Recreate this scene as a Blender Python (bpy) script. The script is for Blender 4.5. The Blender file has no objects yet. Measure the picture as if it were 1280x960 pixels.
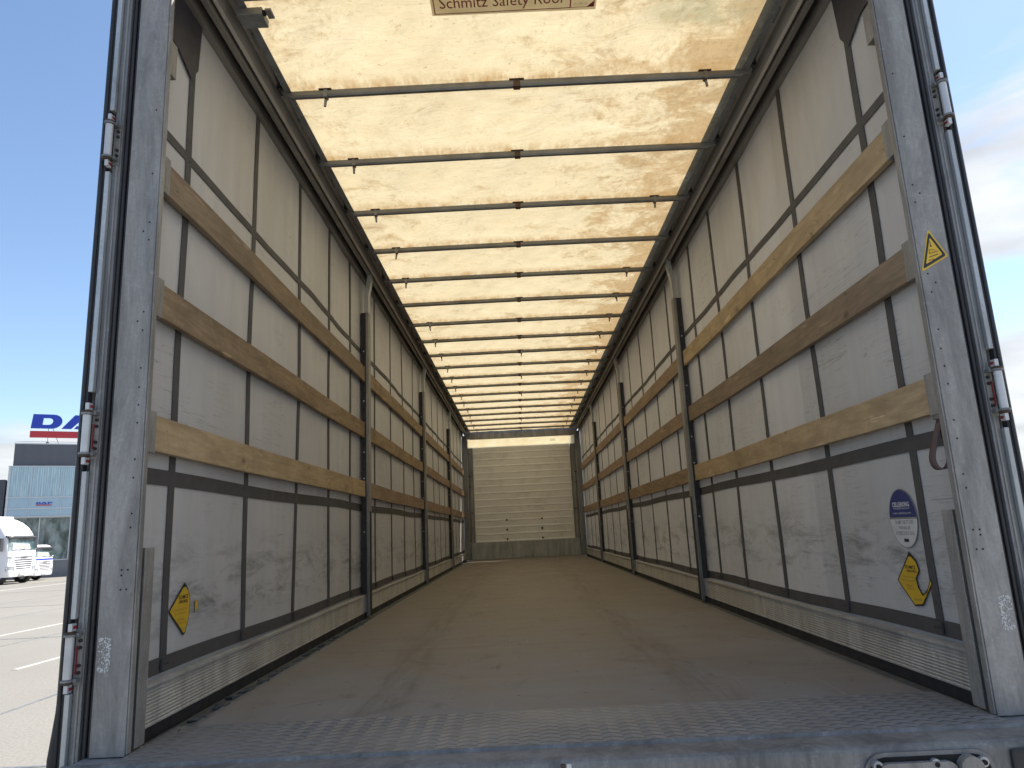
import bpy, math, random
from mathutils import Vector, Matrix
random.seed(7)
S = bpy.context.scene
COL = S.collection

# ------------------------------------------------------------------ camera
FW = Vector((-0.00345235, 0.97907163, 0.20348668)); RT = Vector((0.99883528, 0.01316941, -0.04641813)); UP = Vector((0.04812647, -0.20308942, 0.97797675))
CAM = Vector((-0.0786, -2.2115, 0.559))
cd = bpy.data.cameras.new('camera'); cam = bpy.data.objects.new('camera', cd); COL.objects.link(cam)
m = Matrix.Identity(4)
for i in range(3):
    m[i][0] = RT[i]; m[i][1] = UP[i]; m[i][2] = -FW[i]; m[i][3] = CAM[i]
cam.matrix_world = m
cd.sensor_width = 36; cd.lens = 880.94 / 1280 * 36; cd.clip_start = 0.02; cd.clip_end = 5000
S.camera = cam

# ------------------------------------------------------------------ sky, sun, exposure
SUN_EL = math.radians(54); SUN_AZ = math.radians(52)      # azimuth from +Y towards +X
sd = Vector((math.sin(SUN_AZ) * math.cos(SUN_EL), math.cos(SUN_AZ) * math.cos(SUN_EL), math.sin(SUN_EL)))
w = bpy.data.worlds.new('World'); S.world = w; w.use_nodes = True
nt = w.node_tree; N = nt.nodes; L = nt.links; N.clear()
out = N.new('ShaderNodeOutputWorld'); bg = N.new('ShaderNodeBackground'); L.new(bg.outputs[0], out.inputs[0])
bg.inputs[1].default_value = 0.086
sky = N.new('ShaderNodeTexSky'); sky.sky_type = 'NISHITA'; sky.sun_disc = False
sky.sun_elevation = SUN_EL; sky.sun_rotation = SUN_AZ; sky.air_density = 1.0; sky.dust_density = 0.25; sky.ozone_density = 1.7
tc = N.new('ShaderNodeTexCoord'); sep = N.new('ShaderNodeSeparateXYZ'); L.new(tc.outputs['Generated'], sep.inputs[0])
def wm(op, a, b=None, clamp=False):
    n = N.new('ShaderNodeMath'); n.operation = op; n.use_clamp = clamp
    for i, v in enumerate((a, b)):
        if v is None: continue
        if isinstance(v, (int, float)): n.inputs[i].default_value = v
        else: L.new(v, n.inputs[i])
    return n.outputs[0]
zc = wm('ADD', sep.outputs[2], 0.12); zc = wm('MAXIMUM', zc, 0.03)
px = wm('DIVIDE', sep.outputs[0], zc); py = wm('DIVIDE', sep.outputs[1], zc)
cmb = N.new('ShaderNodeCombineXYZ'); L.new(px, cmb.inputs[0]); L.new(py, cmb.inputs[1]); L.new(wm('MULTIPLY', sep.outputs[2], 6.0), cmb.inputs[2])
nz = N.new('ShaderNodeTexNoise'); L.new(cmb.outputs[0], nz.inputs['Vector']); nz.inputs['Scale'].default_value = 0.75; nz.inputs['Detail'].default_value = 9; nz.inputs['Roughness'].default_value = 0.56; nz.inputs['Distortion'].default_value = 0.7
# more cloud towards +X (right), and a low bank towards the left horizon
mrx = N.new('ShaderNodeMapRange'); L.new(sep.outputs[0], mrx.inputs[0]); mrx.inputs[1].default_value = -0.15; mrx.inputs[2].default_value = 0.45; mrx.inputs[3].default_value = -0.40; mrx.inputs[4].default_value = 0.035
mrz = N.new('ShaderNodeMapRange'); L.new(sep.outputs[2], mrz.inputs[0]); mrz.inputs[1].default_value = 0.135; mrz.inputs[2].default_value = 0.215; mrz.inputs[3].default_value = 0.56; mrz.inputs[4].default_value = 0.0
dens = wm('ADD', wm('ADD', nz.outputs[0], mrx.outputs[0]), mrz.outputs[0])
mk = N.new('ShaderNodeMapRange'); mk.interpolation_type = 'SMOOTHSTEP'; L.new(dens, mk.inputs[0]); mk.inputs[1].default_value = 0.47; mk.inputs[2].default_value = 0.62; mk.inputs[3].default_value = 0; mk.inputs[4].default_value = 0.92
nz2 = N.new('ShaderNodeTexNoise'); L.new(cmb.outputs[0], nz2.inputs['Vector']); nz2.inputs['Scale'].default_value = 2.2; nz2.inputs['Detail'].default_value = 6
cr = N.new('ShaderNodeMapRange'); L.new(nz2.outputs[0], cr.inputs[0]); cr.inputs[1].default_value = 0.3; cr.inputs[2].default_value = 0.7; cr.inputs[3].default_value = 3.4; cr.inputs[4].default_value = 5.2
cc = N.new('ShaderNodeMix'); cc.data_type = 'RGBA'; cc.blend_type = 'MULTIPLY'; cc.inputs[0].default_value = 1.0
cc.inputs[6].default_value = (0.96, 0.98, 1.0, 1); L.new(cr.outputs[0], cc.inputs[7])
mx = N.new('ShaderNodeMix'); mx.data_type = 'RGBA'; L.new(mk.outputs[0], mx.inputs[0]); L.new(sky.outputs[0], mx.inputs[6]); L.new(cc.outputs[2], mx.inputs[7])
L.new(mx.outputs[2], bg.inputs[0])

ld = bpy.data.lights.new('sun', 'SUN'); ld.energy = 4.1; ld.angle = math.radians(0.53); ld.color = (1.0, 0.95, 0.88)
lo = bpy.data.objects.new('sun', ld); COL.objects.link(lo); lo.rotation_euler = sd.to_track_quat('Z', 'Y').to_euler(); lo.location = (20, 20, 40)

S.view_settings.view_transform = 'Standard'; S.view_settings.look = 'None'; S.view_settings.exposure = 1.3; S.view_settings.gamma = 1
S.view_settings.use_curve_mapping = False
S.render.engine = 'CYCLES'
S.cycles.use_denoising = True
try: S.cycles.denoiser = 'OPENIMAGEDENOISE'
except Exception: pass
S.cycles.max_bounces = 12; S.cycles.diffuse_bounces = 7; S.cycles.transmission_bounces = 6; S.cycles.sample_clamp_indirect = 8
S.cycles.caustics_reflective = False; S.cycles.caustics_refractive = False

# ------------------------------------------------------------------ materials
def newmat(name):
    mt = bpy.data.materials.new(name); mt.use_nodes = True
    nt = mt.node_tree; b = nt.nodes.get('Principled BSDF')
    return mt, nt, b
class NB:
    """tiny node builder"""
    def __init__(s, nt): s.nt = nt; s.N = nt.nodes; s.L = nt.links
    def coord(s, scale=(1, 1, 1), rnd=True, rot=(0, 0, 0)):
        t = s.N.new('ShaderNodeTexCoord'); mp = s.N.new('ShaderNodeMapping'); mp.inputs['Scale'].default_value = scale; mp.inputs['Rotation'].default_value = rot
        v = t.outputs['Object']
        if not rnd:      # measured from the trailer's rear floor edge
            ad = s.N.new('ShaderNodeVectorMath'); ad.operation = 'ADD'; ad.inputs[1].default_value = (0, 6.4, -1.2); s.L.new(v, ad.inputs[0]); v = ad.outputs[0]
        if rnd:
            oi = s.N.new('ShaderNodeObjectInfo'); ml = s.N.new('ShaderNodeMath'); ml.operation = 'MULTIPLY'; ml.inputs[1].default_value = 17.3
            s.L.new(oi.outputs['Random'], ml.inputs[0]); ad = s.N.new('ShaderNodeVectorMath'); ad.operation = 'ADD'
            s.L.new(v, ad.inputs[0]); s.L.new(ml.outputs[0], ad.inputs[1]); v = ad.outputs[0]
        s.L.new(v, mp.inputs['Vector']); return mp.outputs[0]
    def noise(s, vec, scale, detail=5, rough=0.55, dist=0.0):
        n = s.N.new('ShaderNodeTexNoise'); s.L.new(vec, n.inputs['Vector']); n.inputs['Scale'].default_value = scale
        n.inputs['Detail'].default_value = detail; n.inputs['Roughness'].default_value = rough; n.inputs['Distortion'].default_value = dist; return n.outputs[0]
    def voro(s, vec, scale, out='Color', rnd=1.0):
        n = s.N.new('ShaderNodeTexVoronoi'); s.L.new(vec, n.inputs['Vector']); n.inputs['Scale'].default_value = scale; n.inputs['Randomness'].default_value = rnd; return n.outputs[out]
    def rng(s, v, a, b, c=0.0, d=1.0, smooth=False):
        n = s.N.new('ShaderNodeMapRange'); s.L.new(v, n.inputs[0])
        if smooth: n.interpolation_type = 'SMOOTHSTEP'
        for i, x in enumerate((a, b, c, d)): n.inputs[i + 1].default_value = x
        return n.outputs[0]
    def math(s, op, a, b=0.0, clamp=False):
        n = s.N.new('ShaderNodeMath'); n.operation = op; n.use_clamp = clamp
        for i, v in enumerate((a, b)):
            if isinstance(v, (int, float)): n.inputs[i].default_value = v
            else: s.L.new(v, n.inputs[i])
        return n.outputs[0]
    def mix(s, f, a, b, blend='MIX'):
        n = s.N.new('ShaderNodeMix'); n.data_type = 'RGBA'; n.blend_type = blend
        for i, v in ((0, f), (6, a), (7, b)):
            if isinstance(v, (int, float)): n.inputs[i].default_value = v
            elif isinstance(v, tuple): n.inputs[i].default_value = (*v[:3], 1)
            else: s.L.new(v, n.inputs[i])
        return n.outputs[2]
    def sep(s, vec):
        n = s.N.new('ShaderNodeSeparateXYZ'); s.L.new(vec, n.inputs[0]); return n.outputs
    def comb(s, x, y, z):
        n = s.N.new('ShaderNodeCombineXYZ')
        for i, v in enumerate((x, y, z)):
            if isinstance(v, (int, float)): n.inputs[i].default_value = v
            else: s.L.new(v, n.inputs[i])
        return n.outputs[0]
    def bump(s, h, strength, dist, bsdf, prev=None):
        n = s.N.new('ShaderNodeBump'); n.inputs['Strength'].default_value = strength; n.inputs['Distance'].default_value = dist
        s.L.new(h, n.inputs['Height'])
        if prev is not None: s.L.new(prev, n.inputs['Normal'])
        if bsdf is not None: s.L.new(n.outputs[0], bsdf.inputs['Normal'])
        return n.outputs[0]

def simple(name, c1, c2=None, rough=0.6, metal=0.0, scale=6, stretch=(1, 1, 1), dirt=None, dirt_amt=0.5, bump=0.15, bd=0.002, spec=0.5, bscale=None):
    mt, nt, b = newmat(name); nb = NB(nt); v = nb.coord(stretch)
    c2 = c2 or tuple(x * 0.75 for x in c1)
    f = nb.rng(nb.noise(v, scale, 6, 0.6), 0.3, 0.7)
    col = nb.mix(f, c1, c2)
    if dirt:
        v2 = nb.coord((1, 1, 1)); d = nb.rng(nb.noise(v2, 2.3, 8, 0.7, 0.6), 0.5, 0.72, 0, dirt_amt)
        col = nb.mix(d, col, dirt)
    nt.links.new(col, b.inputs['Base Color'])
    b.inputs['Metallic'].default_value = metal
    nt.links.new(nb.rng(nb.noise(v, scale * 1.7, 4), 0.3, 0.7, max(0.05, rough - 0.1), min(1, rough + 0.12)), b.inputs['Roughness'])
    b.inputs['Specular IOR Level'].default_value = spec
    if bump: nb.bump(nb.noise(v, bscale or scale * 6, 4), bump, bd, b)
    return mt

def galv(name, base=(0.36, 0.39, 0.41), metal=0.35, rough=0.5, dark=0.62):
    mt, nt, b = newmat(name); nb = NB(nt); v = nb.coord()
    vs = nb.coord((1, 1, 0.18))
    sp = nb.voro(v, 130, 'Color'); sepc = nb.sep(sp)
    c = nb.mix(nb.rng(sepc[0], 0, 1), tuple(x * 0.93 for x in base), tuple(min(1, x * 1.06) for x in base))
    c = nb.mix(nb.rng(nb.noise(vs, 9, 9, 0.78, 0.4), 0.40, 0.62), c, tuple(x * dark for x in base))
    c = nb.mix(nb.rng(nb.noise(v, 26, 6, 0.75), 0.58, 0.72, 0, 0.28), c, (0.58, 0.6, 0.6))
    c = nb.mix(nb.rng(nb.noise(v, 3.1, 8, 0.72, 1.0), 0.56, 0.70, 0, 0.55), c, (0.16, 0.16, 0.155))
    nt.links.new(c, b.inputs['Base Color']); b.inputs['Metallic'].default_value = metal
    nt.links.new(nb.rng(nb.noise(vs, 12, 5), 0.3, 0.7, rough - 0.1, rough + 0.16), b.inputs['Roughness'])
    p = nb.bump(nb.noise(v, 90, 3), 0.12, 0.001, None); nb.bump(nb.noise(v, 5, 4), 0.15, 0.004, b, p)
    return mt

def mat_curtain():
    mt, nt, b = newmat('grey_tarpaulin'); nb = NB(nt); v = nb.coord(rnd=False); s = nb.sep(v)
    vs = nb.coord((1, 1, 0.12), rnd=False)
    c = nb.mix(nb.rng(nb.noise(vs, 14, 6, 0.65), 0.3, 0.7), (0.60, 0.61, 0.625), (0.52, 0.528, 0.54))
    c = nb.mix(nb.rng(nb.noise(v, 1.3, 6, 0.6, 0.5), 0.35, 0.7, 0, 0.5), c, (0.43, 0.435, 0.44))
    # small scattered scuffs
    scf = nb.noise(nb.coord((1, 1.0, 0.55), rnd=False), 9, 9, 0.8, 1.8)
    c = nb.mix(nb.rng(scf, 0.66, 0.72, 0, 0.5), c, (0.15, 0.15, 0.15))
    # rubbed dirt band where loads touch (0.2 .. 0.55 above floor)
    band = nb.math('MULTIPLY', nb.rng(s[2], 0.22, 0.34, 0, 1, True), nb.rng(s[2], 0.42, 0.68, 1, 0, True))
    st = nb.noise(nb.coord((1, 0.8, 3.2), rnd=False), 3.6, 11, 0.78, 0.5)
    c = nb.mix(nb.math('MULTIPLY', nb.rng(st, 0.48, 0.66, 0, 0.75), band), c, (0.11, 0.11, 0.11))
    # pale rubbed patches
    c = nb.mix(nb.math('MULTIPLY', nb.rng(nb.noise(nb.coord((1, 1, 0.5), rnd=False), 4.0, 7, 0.7, 1.2), 0.6, 0.7, 0, 0.5), nb.rng(s[2], 0.2, 1.0, 1, 0.15)), c, (0.5, 0.5, 0.49))
    # thin scratches
    for rot, th in (((0.5, 0, 0), 0.5), ((-0.35, 0, 0), 0.49), ((1.2, 0, 0), 0.505)):
        vv = nb.coord((1, 0.7, 26), rnd=False, rot=rot); n1 = nb.noise(vv, 1.5, 2, 0.5)
        line = nb.math('LESS_THAN', nb.math('ABSOLUTE', nb.math('SUBTRACT', n1, th)), 0.0035)
        gate = nb.rng(nb.noise(v, 2.7, 2), 0.54, 0.60)
        c = nb.mix(nb.math('MULTIPLY', nb.math('MULTIPLY', line, gate), 0.4), c, (0.14, 0.14, 0.14))
    nt.links.new(c, b.inputs['Base Color']); b.inputs['Roughness'].default_value = 0.5; b.inputs['Specular IOR Level'].default_value = 0.4
    p = nb.bump(nb.noise(v, 260, 2), 0.08, 0.001, None)
    p = nb.bump(nb.noise(vs, 7, 4, 0.5), 0.6, 0.010, None, p)
    p = nb.bump(nb.noise(v, 2.2, 3, 0.5), 0.5, 0.02, b, p)
    tr = nt.nodes.new('ShaderNodeBsdfTranslucent'); ms = nt.nodes.new('ShaderNodeMixShader'); ms.inputs[0].default_value = 0.025
    nt.links.new(c, tr.inputs[0]); nt.links.new(b.outputs[0], ms.inputs[1]); nt.links.new(tr.outputs[0], ms.inputs[2]); nt.links.new(ms.outputs[0], nt.nodes['Material Output'].inputs[0])
    return mt

def mat_wood(name, c1, c2, c3):
    mt, nt, b = newmat(name); nb = NB(nt)
    v = nb.coord((1, 0.08, 1)); v0 = nb.coord()
    g = nb.noise(v, 45, 8, 0.72, 0.6); g2 = nb.noise(nb.coord((1, 0.16, 1)), 16, 6, 0.7, 1.2)
    c = nb.mix(nb.rng(g, 0.36, 0.62), c1, c2)
    c = nb.mix(nb.rng(g2, 0.42, 0.66, 0, 0.7), c, c3)
    c = nb.mix(nb.rng(nb.noise(v0, 3.1, 8, 0.75, 0.5), 0.45, 0.68, 0, 0.65), c, c3)
    rg = nb.noise(nb.coord((1, 0.45, 1)), 13, 7, 0.78, 1.0)
    c = nb.mix(nb.rng(rg, 0.60, 0.68, 0, 0.65), c, (0.075, 0.058, 0.045))
    vo = nb.voro(nb.coord((1, 0.55, 1)), 5.5, 'Distance')
    c = nb.mix(nb.rng(vo, 0.0, 0.10, 0.95, 0), c, (0.085, 0.05, 0.03))
    sc_ = nb.noise(nb.coord((1, 0.25, 2.5), rot=(0.3, 0, 0)), 11, 3, 0.6)
    c = nb.mix(nb.rng(sc_, 0.66, 0.69, 0, 0.45), c, tuple(min(1, x * 1.45) for x in c1))
    nt.links.new(c, b.inputs['Base Color']); b.inputs['Roughness'].default_value = 0.72; b.inputs['Specular IOR Level'].default_value = 0.25
    p = nb.bump(g, 0.4, 0.002, None); nb.bump(nb.noise(v0, 30, 4), 0.2, 0.002, b, p)
    return mt

BS, B0 = 0.6338, 0.753
def mat_roof():
    mt, nt, b = newmat('translucent_roof_tarpaulin'); nb = NB(nt); nt.nodes.remove(b)
    v = nb.coord(rnd=False); s = nb.sep(v)
    warp = nb.noise(nb.coord((0.8, 1.5, 1), rnd=False), 8, 10, 0.72, 0.25)
    c = nb.mix(nb.rng(warp, 0.32, 0.7), (0.86, 0.79, 0.61), (0.76, 0.675, 0.48))
    c = nb.mix(nb.rng(nb.noise(v, 2.0, 4, 0.6), 0.4, 0.75, 0, 0.3), c, (0.62, 0.53, 0.33))
    ax = nb.math('ABSOLUTE', s[0])
    sidef = nb.math('ADD', nb.rng(s[0], 0.1, 0.95, -0.04, 0.13), nb.rng(ax, 0.65, 1.05, 0, 0.09))
    st = nb.math('ADD', nb.noise(nb.coord((0.9, 1.1, 1), rnd=False), 5.0, 12, 0.70, 0.45), sidef)
    c = nb.mix(nb.rng(st, 0.52, 0.72, 0, 0.75, True), c, (0.46, 0.31, 0.15))
    fb = nb.noise(nb.coord((1.2, 0.7, 1), rnd=False, rot=(0, 0, 0.5)), 34, 6, 0.75, 0.4)
    c = nb.mix(nb.math('MULTIPLY', nb.rng(fb, 0.46, 0.66, 0, 0.6), nb.rng(st, 0.46, 0.68, 0.12, 1)), c, (0.36, 0.26, 0.15))
    # rust transferred next to each bow
    ph = nb.math('FRACT', nb.math('DIVIDE', nb.math('SUBTRACT', s[1], B0 - BS / 2), BS)); dd = nb.math('ABSOLUTE', nb.math('SUBTRACT', ph, 0.5))
    rb = nb.math('MULTIPLY', nb.rng(dd, 0.02, 0.17, 1, 0, True), nb.rng(nb.noise(nb.coord((2.2, 0.9, 1), rnd=False), 7, 9, 0.78), 0.38, 0.66))
    c = nb.mix(rb, c, (0.44, 0.27, 0.11))
    # grey-green mould blot near the rear right corner
    dx = nb.math('SUBTRACT', s[0], 0.80); dy = nb.math('SUBTRACT', s[1], 0.36)
    dist = nb.math('SQRT', nb.math('ADD', nb.math('MULTIPLY', dx, dx), nb.math('MULTIPLY', nb.math('MULTIPLY', dy, dy), 4.0)))
    blot = nb.math('MULTIPLY', nb.rng(dist, 0.08, 0.34, 1, 0, True), nb.rng(nb.noise(v, 9, 8, 0.7), 0.3, 0.6))
    c = nb.mix(nb.math('MULTIPLY', blot, 0.85), c, (0.40, 0.40, 0.28))
    # fine dark flecks
    fl = nb.noise(nb.coord((1, 1.6, 1), rnd=False), 38, 4, 0.6, 0.5)
    c = nb.mix(nb.rng(fl, 0.62, 0.72, 0, 0.5), c, (0.30, 0.2, 0.1))
    weave = nb.noise(nb.coord((0.25, 1.8, 1), rnd=False), 60, 3, 0.6)
    c = nb.mix(nb.rng(weave, 0.3, 0.7, 0, 0.18), c, (0.55, 0.45, 0.28))
    df = nt.nodes.new('ShaderNodeBsdfDiffuse'); tr = nt.nodes.new('ShaderNodeBsdfTranslucent'); ms = nt.nodes.new('ShaderNodeMixShader')
    tcn = nb.mix(1.0, c, (0.74, 0.69, 0.585), 'MULTIPLY')
    nt.links.new(c, df.inputs[0]); nt.links.new(tcn, tr.inputs[0]); ms.inputs[0].default_value = 0.54
    p = nb.bump(nb.noise(nb.coord((0.8, 1.8, 1), rnd=False), 5, 5, 0.6, 1.0), 0.5, 0.02, None)
    p = nb.bump(weave, 0.15, 0.002, None, p)
    nt.links.new(p, df.inputs['Normal']); nt.links.new(p, tr.inputs['Normal'])
    nt.links.new(df.outputs[0], ms.inputs[1]); nt.links.new(tr.outputs[0], ms.inputs[2]); nt.links.new(ms.outputs[0], nt.nodes['Material Output'].inputs[0])
    return mt

def mat_glow_strip():
    mt, nt, b = newmat('sun_band_sheet'); nb = NB(nt); nt.nodes.remove(b)
    c = nb.mix(nb.rng(nb.noise(nb.coord(), 9, 6), 0.3, 0.7), (0.92, 0.86, 0.70), (0.85, 0.77, 0.58))
    df = nt.nodes.new('ShaderNodeBsdfDiffuse'); tr = nt.nodes.new('ShaderNodeBsdfTranslucent'); ms = nt.nodes.new('ShaderNodeMixShader')
    nt.links.new(c, df.inputs[0]); nt.links.new(c, tr.inputs[0]); ms.inputs[0].default_value = 0.75
    nt.links.new(df.outputs[0], ms.inputs[1]); nt.links.new(tr.outputs[0], ms.inputs[2]); nt.links.new(ms.outputs[0], nt.nodes['Material Output'].inputs[0])
    return mt

def mat_floor():
    mt, nt, b = newmat('worn_phenolic_plywood'); nb = NB(nt); v = nb.coord(rnd=False); s = nb.sep(v)
    c = nb.mix(nb.rng(nb.noise(nb.coord((0.35, 2.5, 1), rnd=False), 5, 8, 0.65, 0.5), 0.3, 0.7), (0.24, 0.208, 0.178), (0.185, 0.162, 0.14))
    # grey dust trodden in, heavier towards the doors
    dn = nb.noise(nb.coord((1, 0.6, 1), rnd=False), 2.1, 9, 0.68, 0.8)
    dust = nb.math('MULTIPLY', nb.rng(dn, 0.32, 0.66), nb.rng(s[1], 0.0, 7.5, 1.0, 0.2))
    c = nb.mix(dust, c, (0.265, 0.262, 0.255))
    c = nb.mix(nb.rng(nb.noise(v, 3.3, 7, 0.7, 0.9), 0.56, 0.72, 0, 0.5), c, (0.07, 0.058, 0.048))
    for rot, sc in (((0, 0, 0.25), (34, 1.0, 1)), ((0, 0, -0.3), (26, 0.9, 1)), ((0, 0, 1.4), (22, 0.8, 1)), ((0, 0, 0.02), (40, 0.6, 1))):
        n1 = nb.noise(nb.coord(sc, rnd=False, rot=rot), 1.7, 3, 0.6)
        ln = nb.rng(n1, 0.635, 0.665)
        gate = nb.rng(nb.noise(nb.coord(rnd=False, rot=rot), 1.6, 3), 0.5, 0.62)
        c = nb.mix(nb.math('MULTIPLY', nb.math('MULTIPLY', ln, gate), 0.42), c, (0.33, 0.30, 0.27))
    # light dots of grit
    c = nb.mix(nb.rng(nb.voro(v, 9, 'Distance'), 0.0, 0.035, 0.7, 0), c, (0.5, 0.48, 0.44))
    # sheet joints every 1.5 m
    # forklift tyre marks and screw rows
    for x0 in (-0.62, 0.48):
        wob = nb.math('ADD', s[0], nb.math('MULTIPLY', nb.math('SUBTRACT', nb.noise(nb.coord((0.0, 0.25, 0), rnd=False), 2.0, 2), 0.5), 0.5))
        bd_ = nb.rng(nb.math('ABSOLUTE', nb.math('SUBTRACT', wob, x0)), 0.06, 0.11, 1, 0, True)
        c = nb.mix(nb.math('MULTIPLY', bd_, nb.rng(nb.noise(nb.coord((6, 0.8, 1), rnd=False), 3.3, 8, 0.75), 0.42, 0.7, 0, 0.5)), c, (0.075, 0.066, 0.058))
    fx_ = nb.math('SUBTRACT', nb.math('FRACT', nb.math('DIVIDE', s[0], 0.23)), 0.5); fy_ = nb.math('SUBTRACT', nb.math('FRACT', nb.math('ADD', nb.math('DIVIDE', s[1], 0.375), 0.45)), 0.5)
    dsc = nb.math('ADD', nb.math('MULTIPLY', nb.math('MULTIPLY', fx_, fx_), 0.053), nb.math('MULTIPLY', nb.math('MULTIPLY', fy_, fy_), 0.14))
    c = nb.mix(nb.math('MULTIPLY', nb.math('LESS_THAN', dsc, 0.00004), 0.6), c, (0.06, 0.055, 0.05))
    jy = nb.math('FRACT', nb.math('DIVIDE', s[1], 1.5)); j = nb.math('LESS_THAN', jy, 0.0035)
    c = nb.mix(nb.math('MULTIPLY', j, 0.55), c, (0.05, 0.045, 0.04))
    nt.links.new(c, b.inputs['Base Color'])
    nt.links.new(nb.rng(dn, 0.3, 0.7, 0.52, 0.75), b.inputs['Roughness']); b.inputs['Specular IOR Level'].default_value = 0.35
    p = nb.bump(nb.noise(v, 150, 3), 0.15, 0.001, None); nb.bump(nb.noise(nb.coord((4, 1, 1), rnd=False), 12, 5), 0.2, 0.002, b, p)
    return mt

def mat_tread():
    mt, nt, b = newmat('worn_tread_plate'); nb = NB(nt); v = nb.coord(rnd=False); s = nb.sep(v)
    wob = nb.noise(v, 3, 3)
    px = nb.math('DIVIDE', s[0], 0.056); tri = nb.math('ABSOLUTE', nb.math('SUBTRACT', nb.math('FRACT', px), 0.5))
    ty = nb.math('ADD', nb.math('DIVIDE', s[1], 0.037), nb.math('MULTIPLY', tri, 0.75))
    fy = nb.math('FRACT', nb.math('ADD', ty, nb.math('MULTIPLY', nb.math('FLOOR', px), 0.5)))
    ridge = nb.math('SUBTRACT', nb.rng(fy, 0.0, 0.80, 0, 1), nb.rng(fy, 0.88, 1.0, 0, 1, True))
    c = nb.mix(nb.rng(nb.noise(v, 4, 8, 0.7), 0.3, 0.7), (0.29, 0.295, 0.30), (0.215, 0.22, 0.22))
    c = nb.mix(nb.math('MULTIPLY', nb.rng(ridge, 0.02, 0.25, 0.7, 0), nb.rng(nb.noise(v, 1.6, 3), 0.35, 0.6, 0.2, 1)), c, (0.04, 0.04, 0.04))
    c = nb.mix(nb.rng(nb.noise(v, 24, 7, 0.8), 0.64, 0.70, 0, 0.7), c, (0.45, 0.46, 0.46))
    nt.links.new(c, b.inputs['Base Color']); b.inputs['Metallic'].default_value = 0.35; b.inputs['Roughness'].default_value = 0.55
    wear = nb.math('MULTIPLY', ridge, nb.rng(nb.noise(v, 1.6, 3), 0.35, 0.6, 0.25, 1))
    p = nb.bump(wear, 0.9, 0.011, None); nb.bump(nb.noise(v, 60, 4), 0.2, 0.002, b, p)
    return mt

def mat_ground():
    mt, nt, b = newmat('pale_concrete_yard'); nb = NB(nt); v = nb.coord(rnd=False)
    c = nb.mix(nb.rng(nb.noise(v, 0.35, 8, 0.6), 0.3, 0.7), (0.28, 0.265, 0.232), (0.235, 0.222, 0.196))
    c = nb.mix(nb.rng(nb.noise(v, 30, 4, 0.7), 0.42, 0.66), c, (0.20, 0.19, 0.172))
    c = nb.mix(nb.rng(nb.noise(nb.coord((1, 0.15, 1), rnd=False), 1.2, 6, 0.7), 0.58, 0.75, 0, 0.35), c, (0.22, 0.21, 0.2))
    c = nb.mix(nb.rng(nb.voro(v, 22, 'Distance'), 0.0, 0.12, 0.5, 0), c, (0.16, 0.15, 0.14))
    nt.links.new(c, b.inputs['Base Color']); b.inputs['Roughness'].default_value = 0.9; b.inputs['Specular IOR Level'].default_value = 0.2
    nb.bump(nb.noise(v, 45, 5, 0.7), 0.5, 0.006, b)
    return mt

def mat_sideboard():
    return galv('aluminium_board', (0.58, 0.58, 0.56), 0.3, 0.48, 0.7)

def mat_blinds():
    mt, nt, b = newmat('glass_with_vertical_blinds'); nb = NB(nt); v = nb.coord(rnd=False); s = nb.sep(v)
    n1 = nb.noise(nb.comb(nb.math('MULTIPLY', s[0], 5.0), 0.0, nb.math('MULTIPLY', s[2], 0.15)), 2.4, 4, 0.8)
    c = nb.mix(nb.rng(n1, 0.35, 0.65), (0.20, 0.36, 0.46), (0.55, 0.72, 0.78))
    c = nb.mix(nb.math('LESS_THAN', nb.math('FRACT', nb.math('MULTIPLY', s[0], 7.0)), 0.12), c, (0.16, 0.28, 0.36))
    nt.links.new(c, b.inputs['Base Color']); b.inputs['Roughness'].default_value = 0.08; b.inputs['Specular IOR Level'].default_value = 0.8
    return mt

def mat_shopglass():
    mt, nt, b = newmat('showroom_glass'); nb = NB(nt); v = nb.coord(rnd=False)
    c = nb.mix(nb.rng(nb.noise(nb.coord((1.6, 1, 0.7), rnd=False), 1.1, 8, 0.7, 0.2), 0.4, 0.62), (0.03, 0.06, 0.055), (0.26, 0.33, 0.33))  # patchy tones paint reflections into the glass colour
    nt.links.new(c, b.inputs['Base Color']); b.inputs['Roughness'].default_value = 0.12; b.inputs['Specular IOR Level'].default_value = 0.6
    return mt

M = {}
M['galv'] = galv('galvanised_steel', (0.345, 0.338, 0.322), 0.15, 0.56, 0.55)
M['galv_light'] = galv('bright_galvanised_steel', (0.52, 0.55, 0.56), 0.45, 0.4, 0.72)
M['sill'] = galv('trodden_sill_steel', (0.235, 0.235, 0.228), 0.0, 0.7, 0.5)
M['galv_dark'] = galv('dull_galvanised_steel', (0.25, 0.26, 0.27), 0.35, 0.5)
M['alu'] = mat_sideboard()
M['curtain'] = mat_curtain()
M['strap'] = simple('dark_grey_webbing', (0.085, 0.085, 0.088), (0.065, 0.065, 0.068), 0.75, scale=9, dirt=(0.13, 0.125, 0.12), dirt_amt=0.4, bump=0.3, bscale=220)
M['patch'] = simple('dark_reinforcement_tarpaulin', (0.05, 0.05, 0.065), (0.035, 0.035, 0.045), 0.5, scale=7)
M['wood_old'] = mat_wood('weathered_plywood', (0.34, 0.262, 0.182), (0.25, 0.19, 0.13), (0.18, 0.14, 0.10))
M['wood_mid'] = mat_wood('worn_plywood', (0.41, 0.31, 0.20), (0.31, 0.225, 0.14), (0.16, 0.12, 0.08))
M['wood_new'] = mat_wood('pale_plywood', (0.56, 0.44, 0.28), (0.46, 0.345, 0.205), (0.32, 0.24, 0.15))
M['wood_red'] = mat_wood('red_brown_plywood', (0.38, 0.28, 0.20), (0.30, 0.215, 0.15), (0.20, 0.145, 0.105))
M['roof'] = mat_roof()
M['glow'] = mat_glow_strip()
M['floor'] = mat_floor()
M['tread'] = mat_tread()
M['ground'] = mat_ground()
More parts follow.
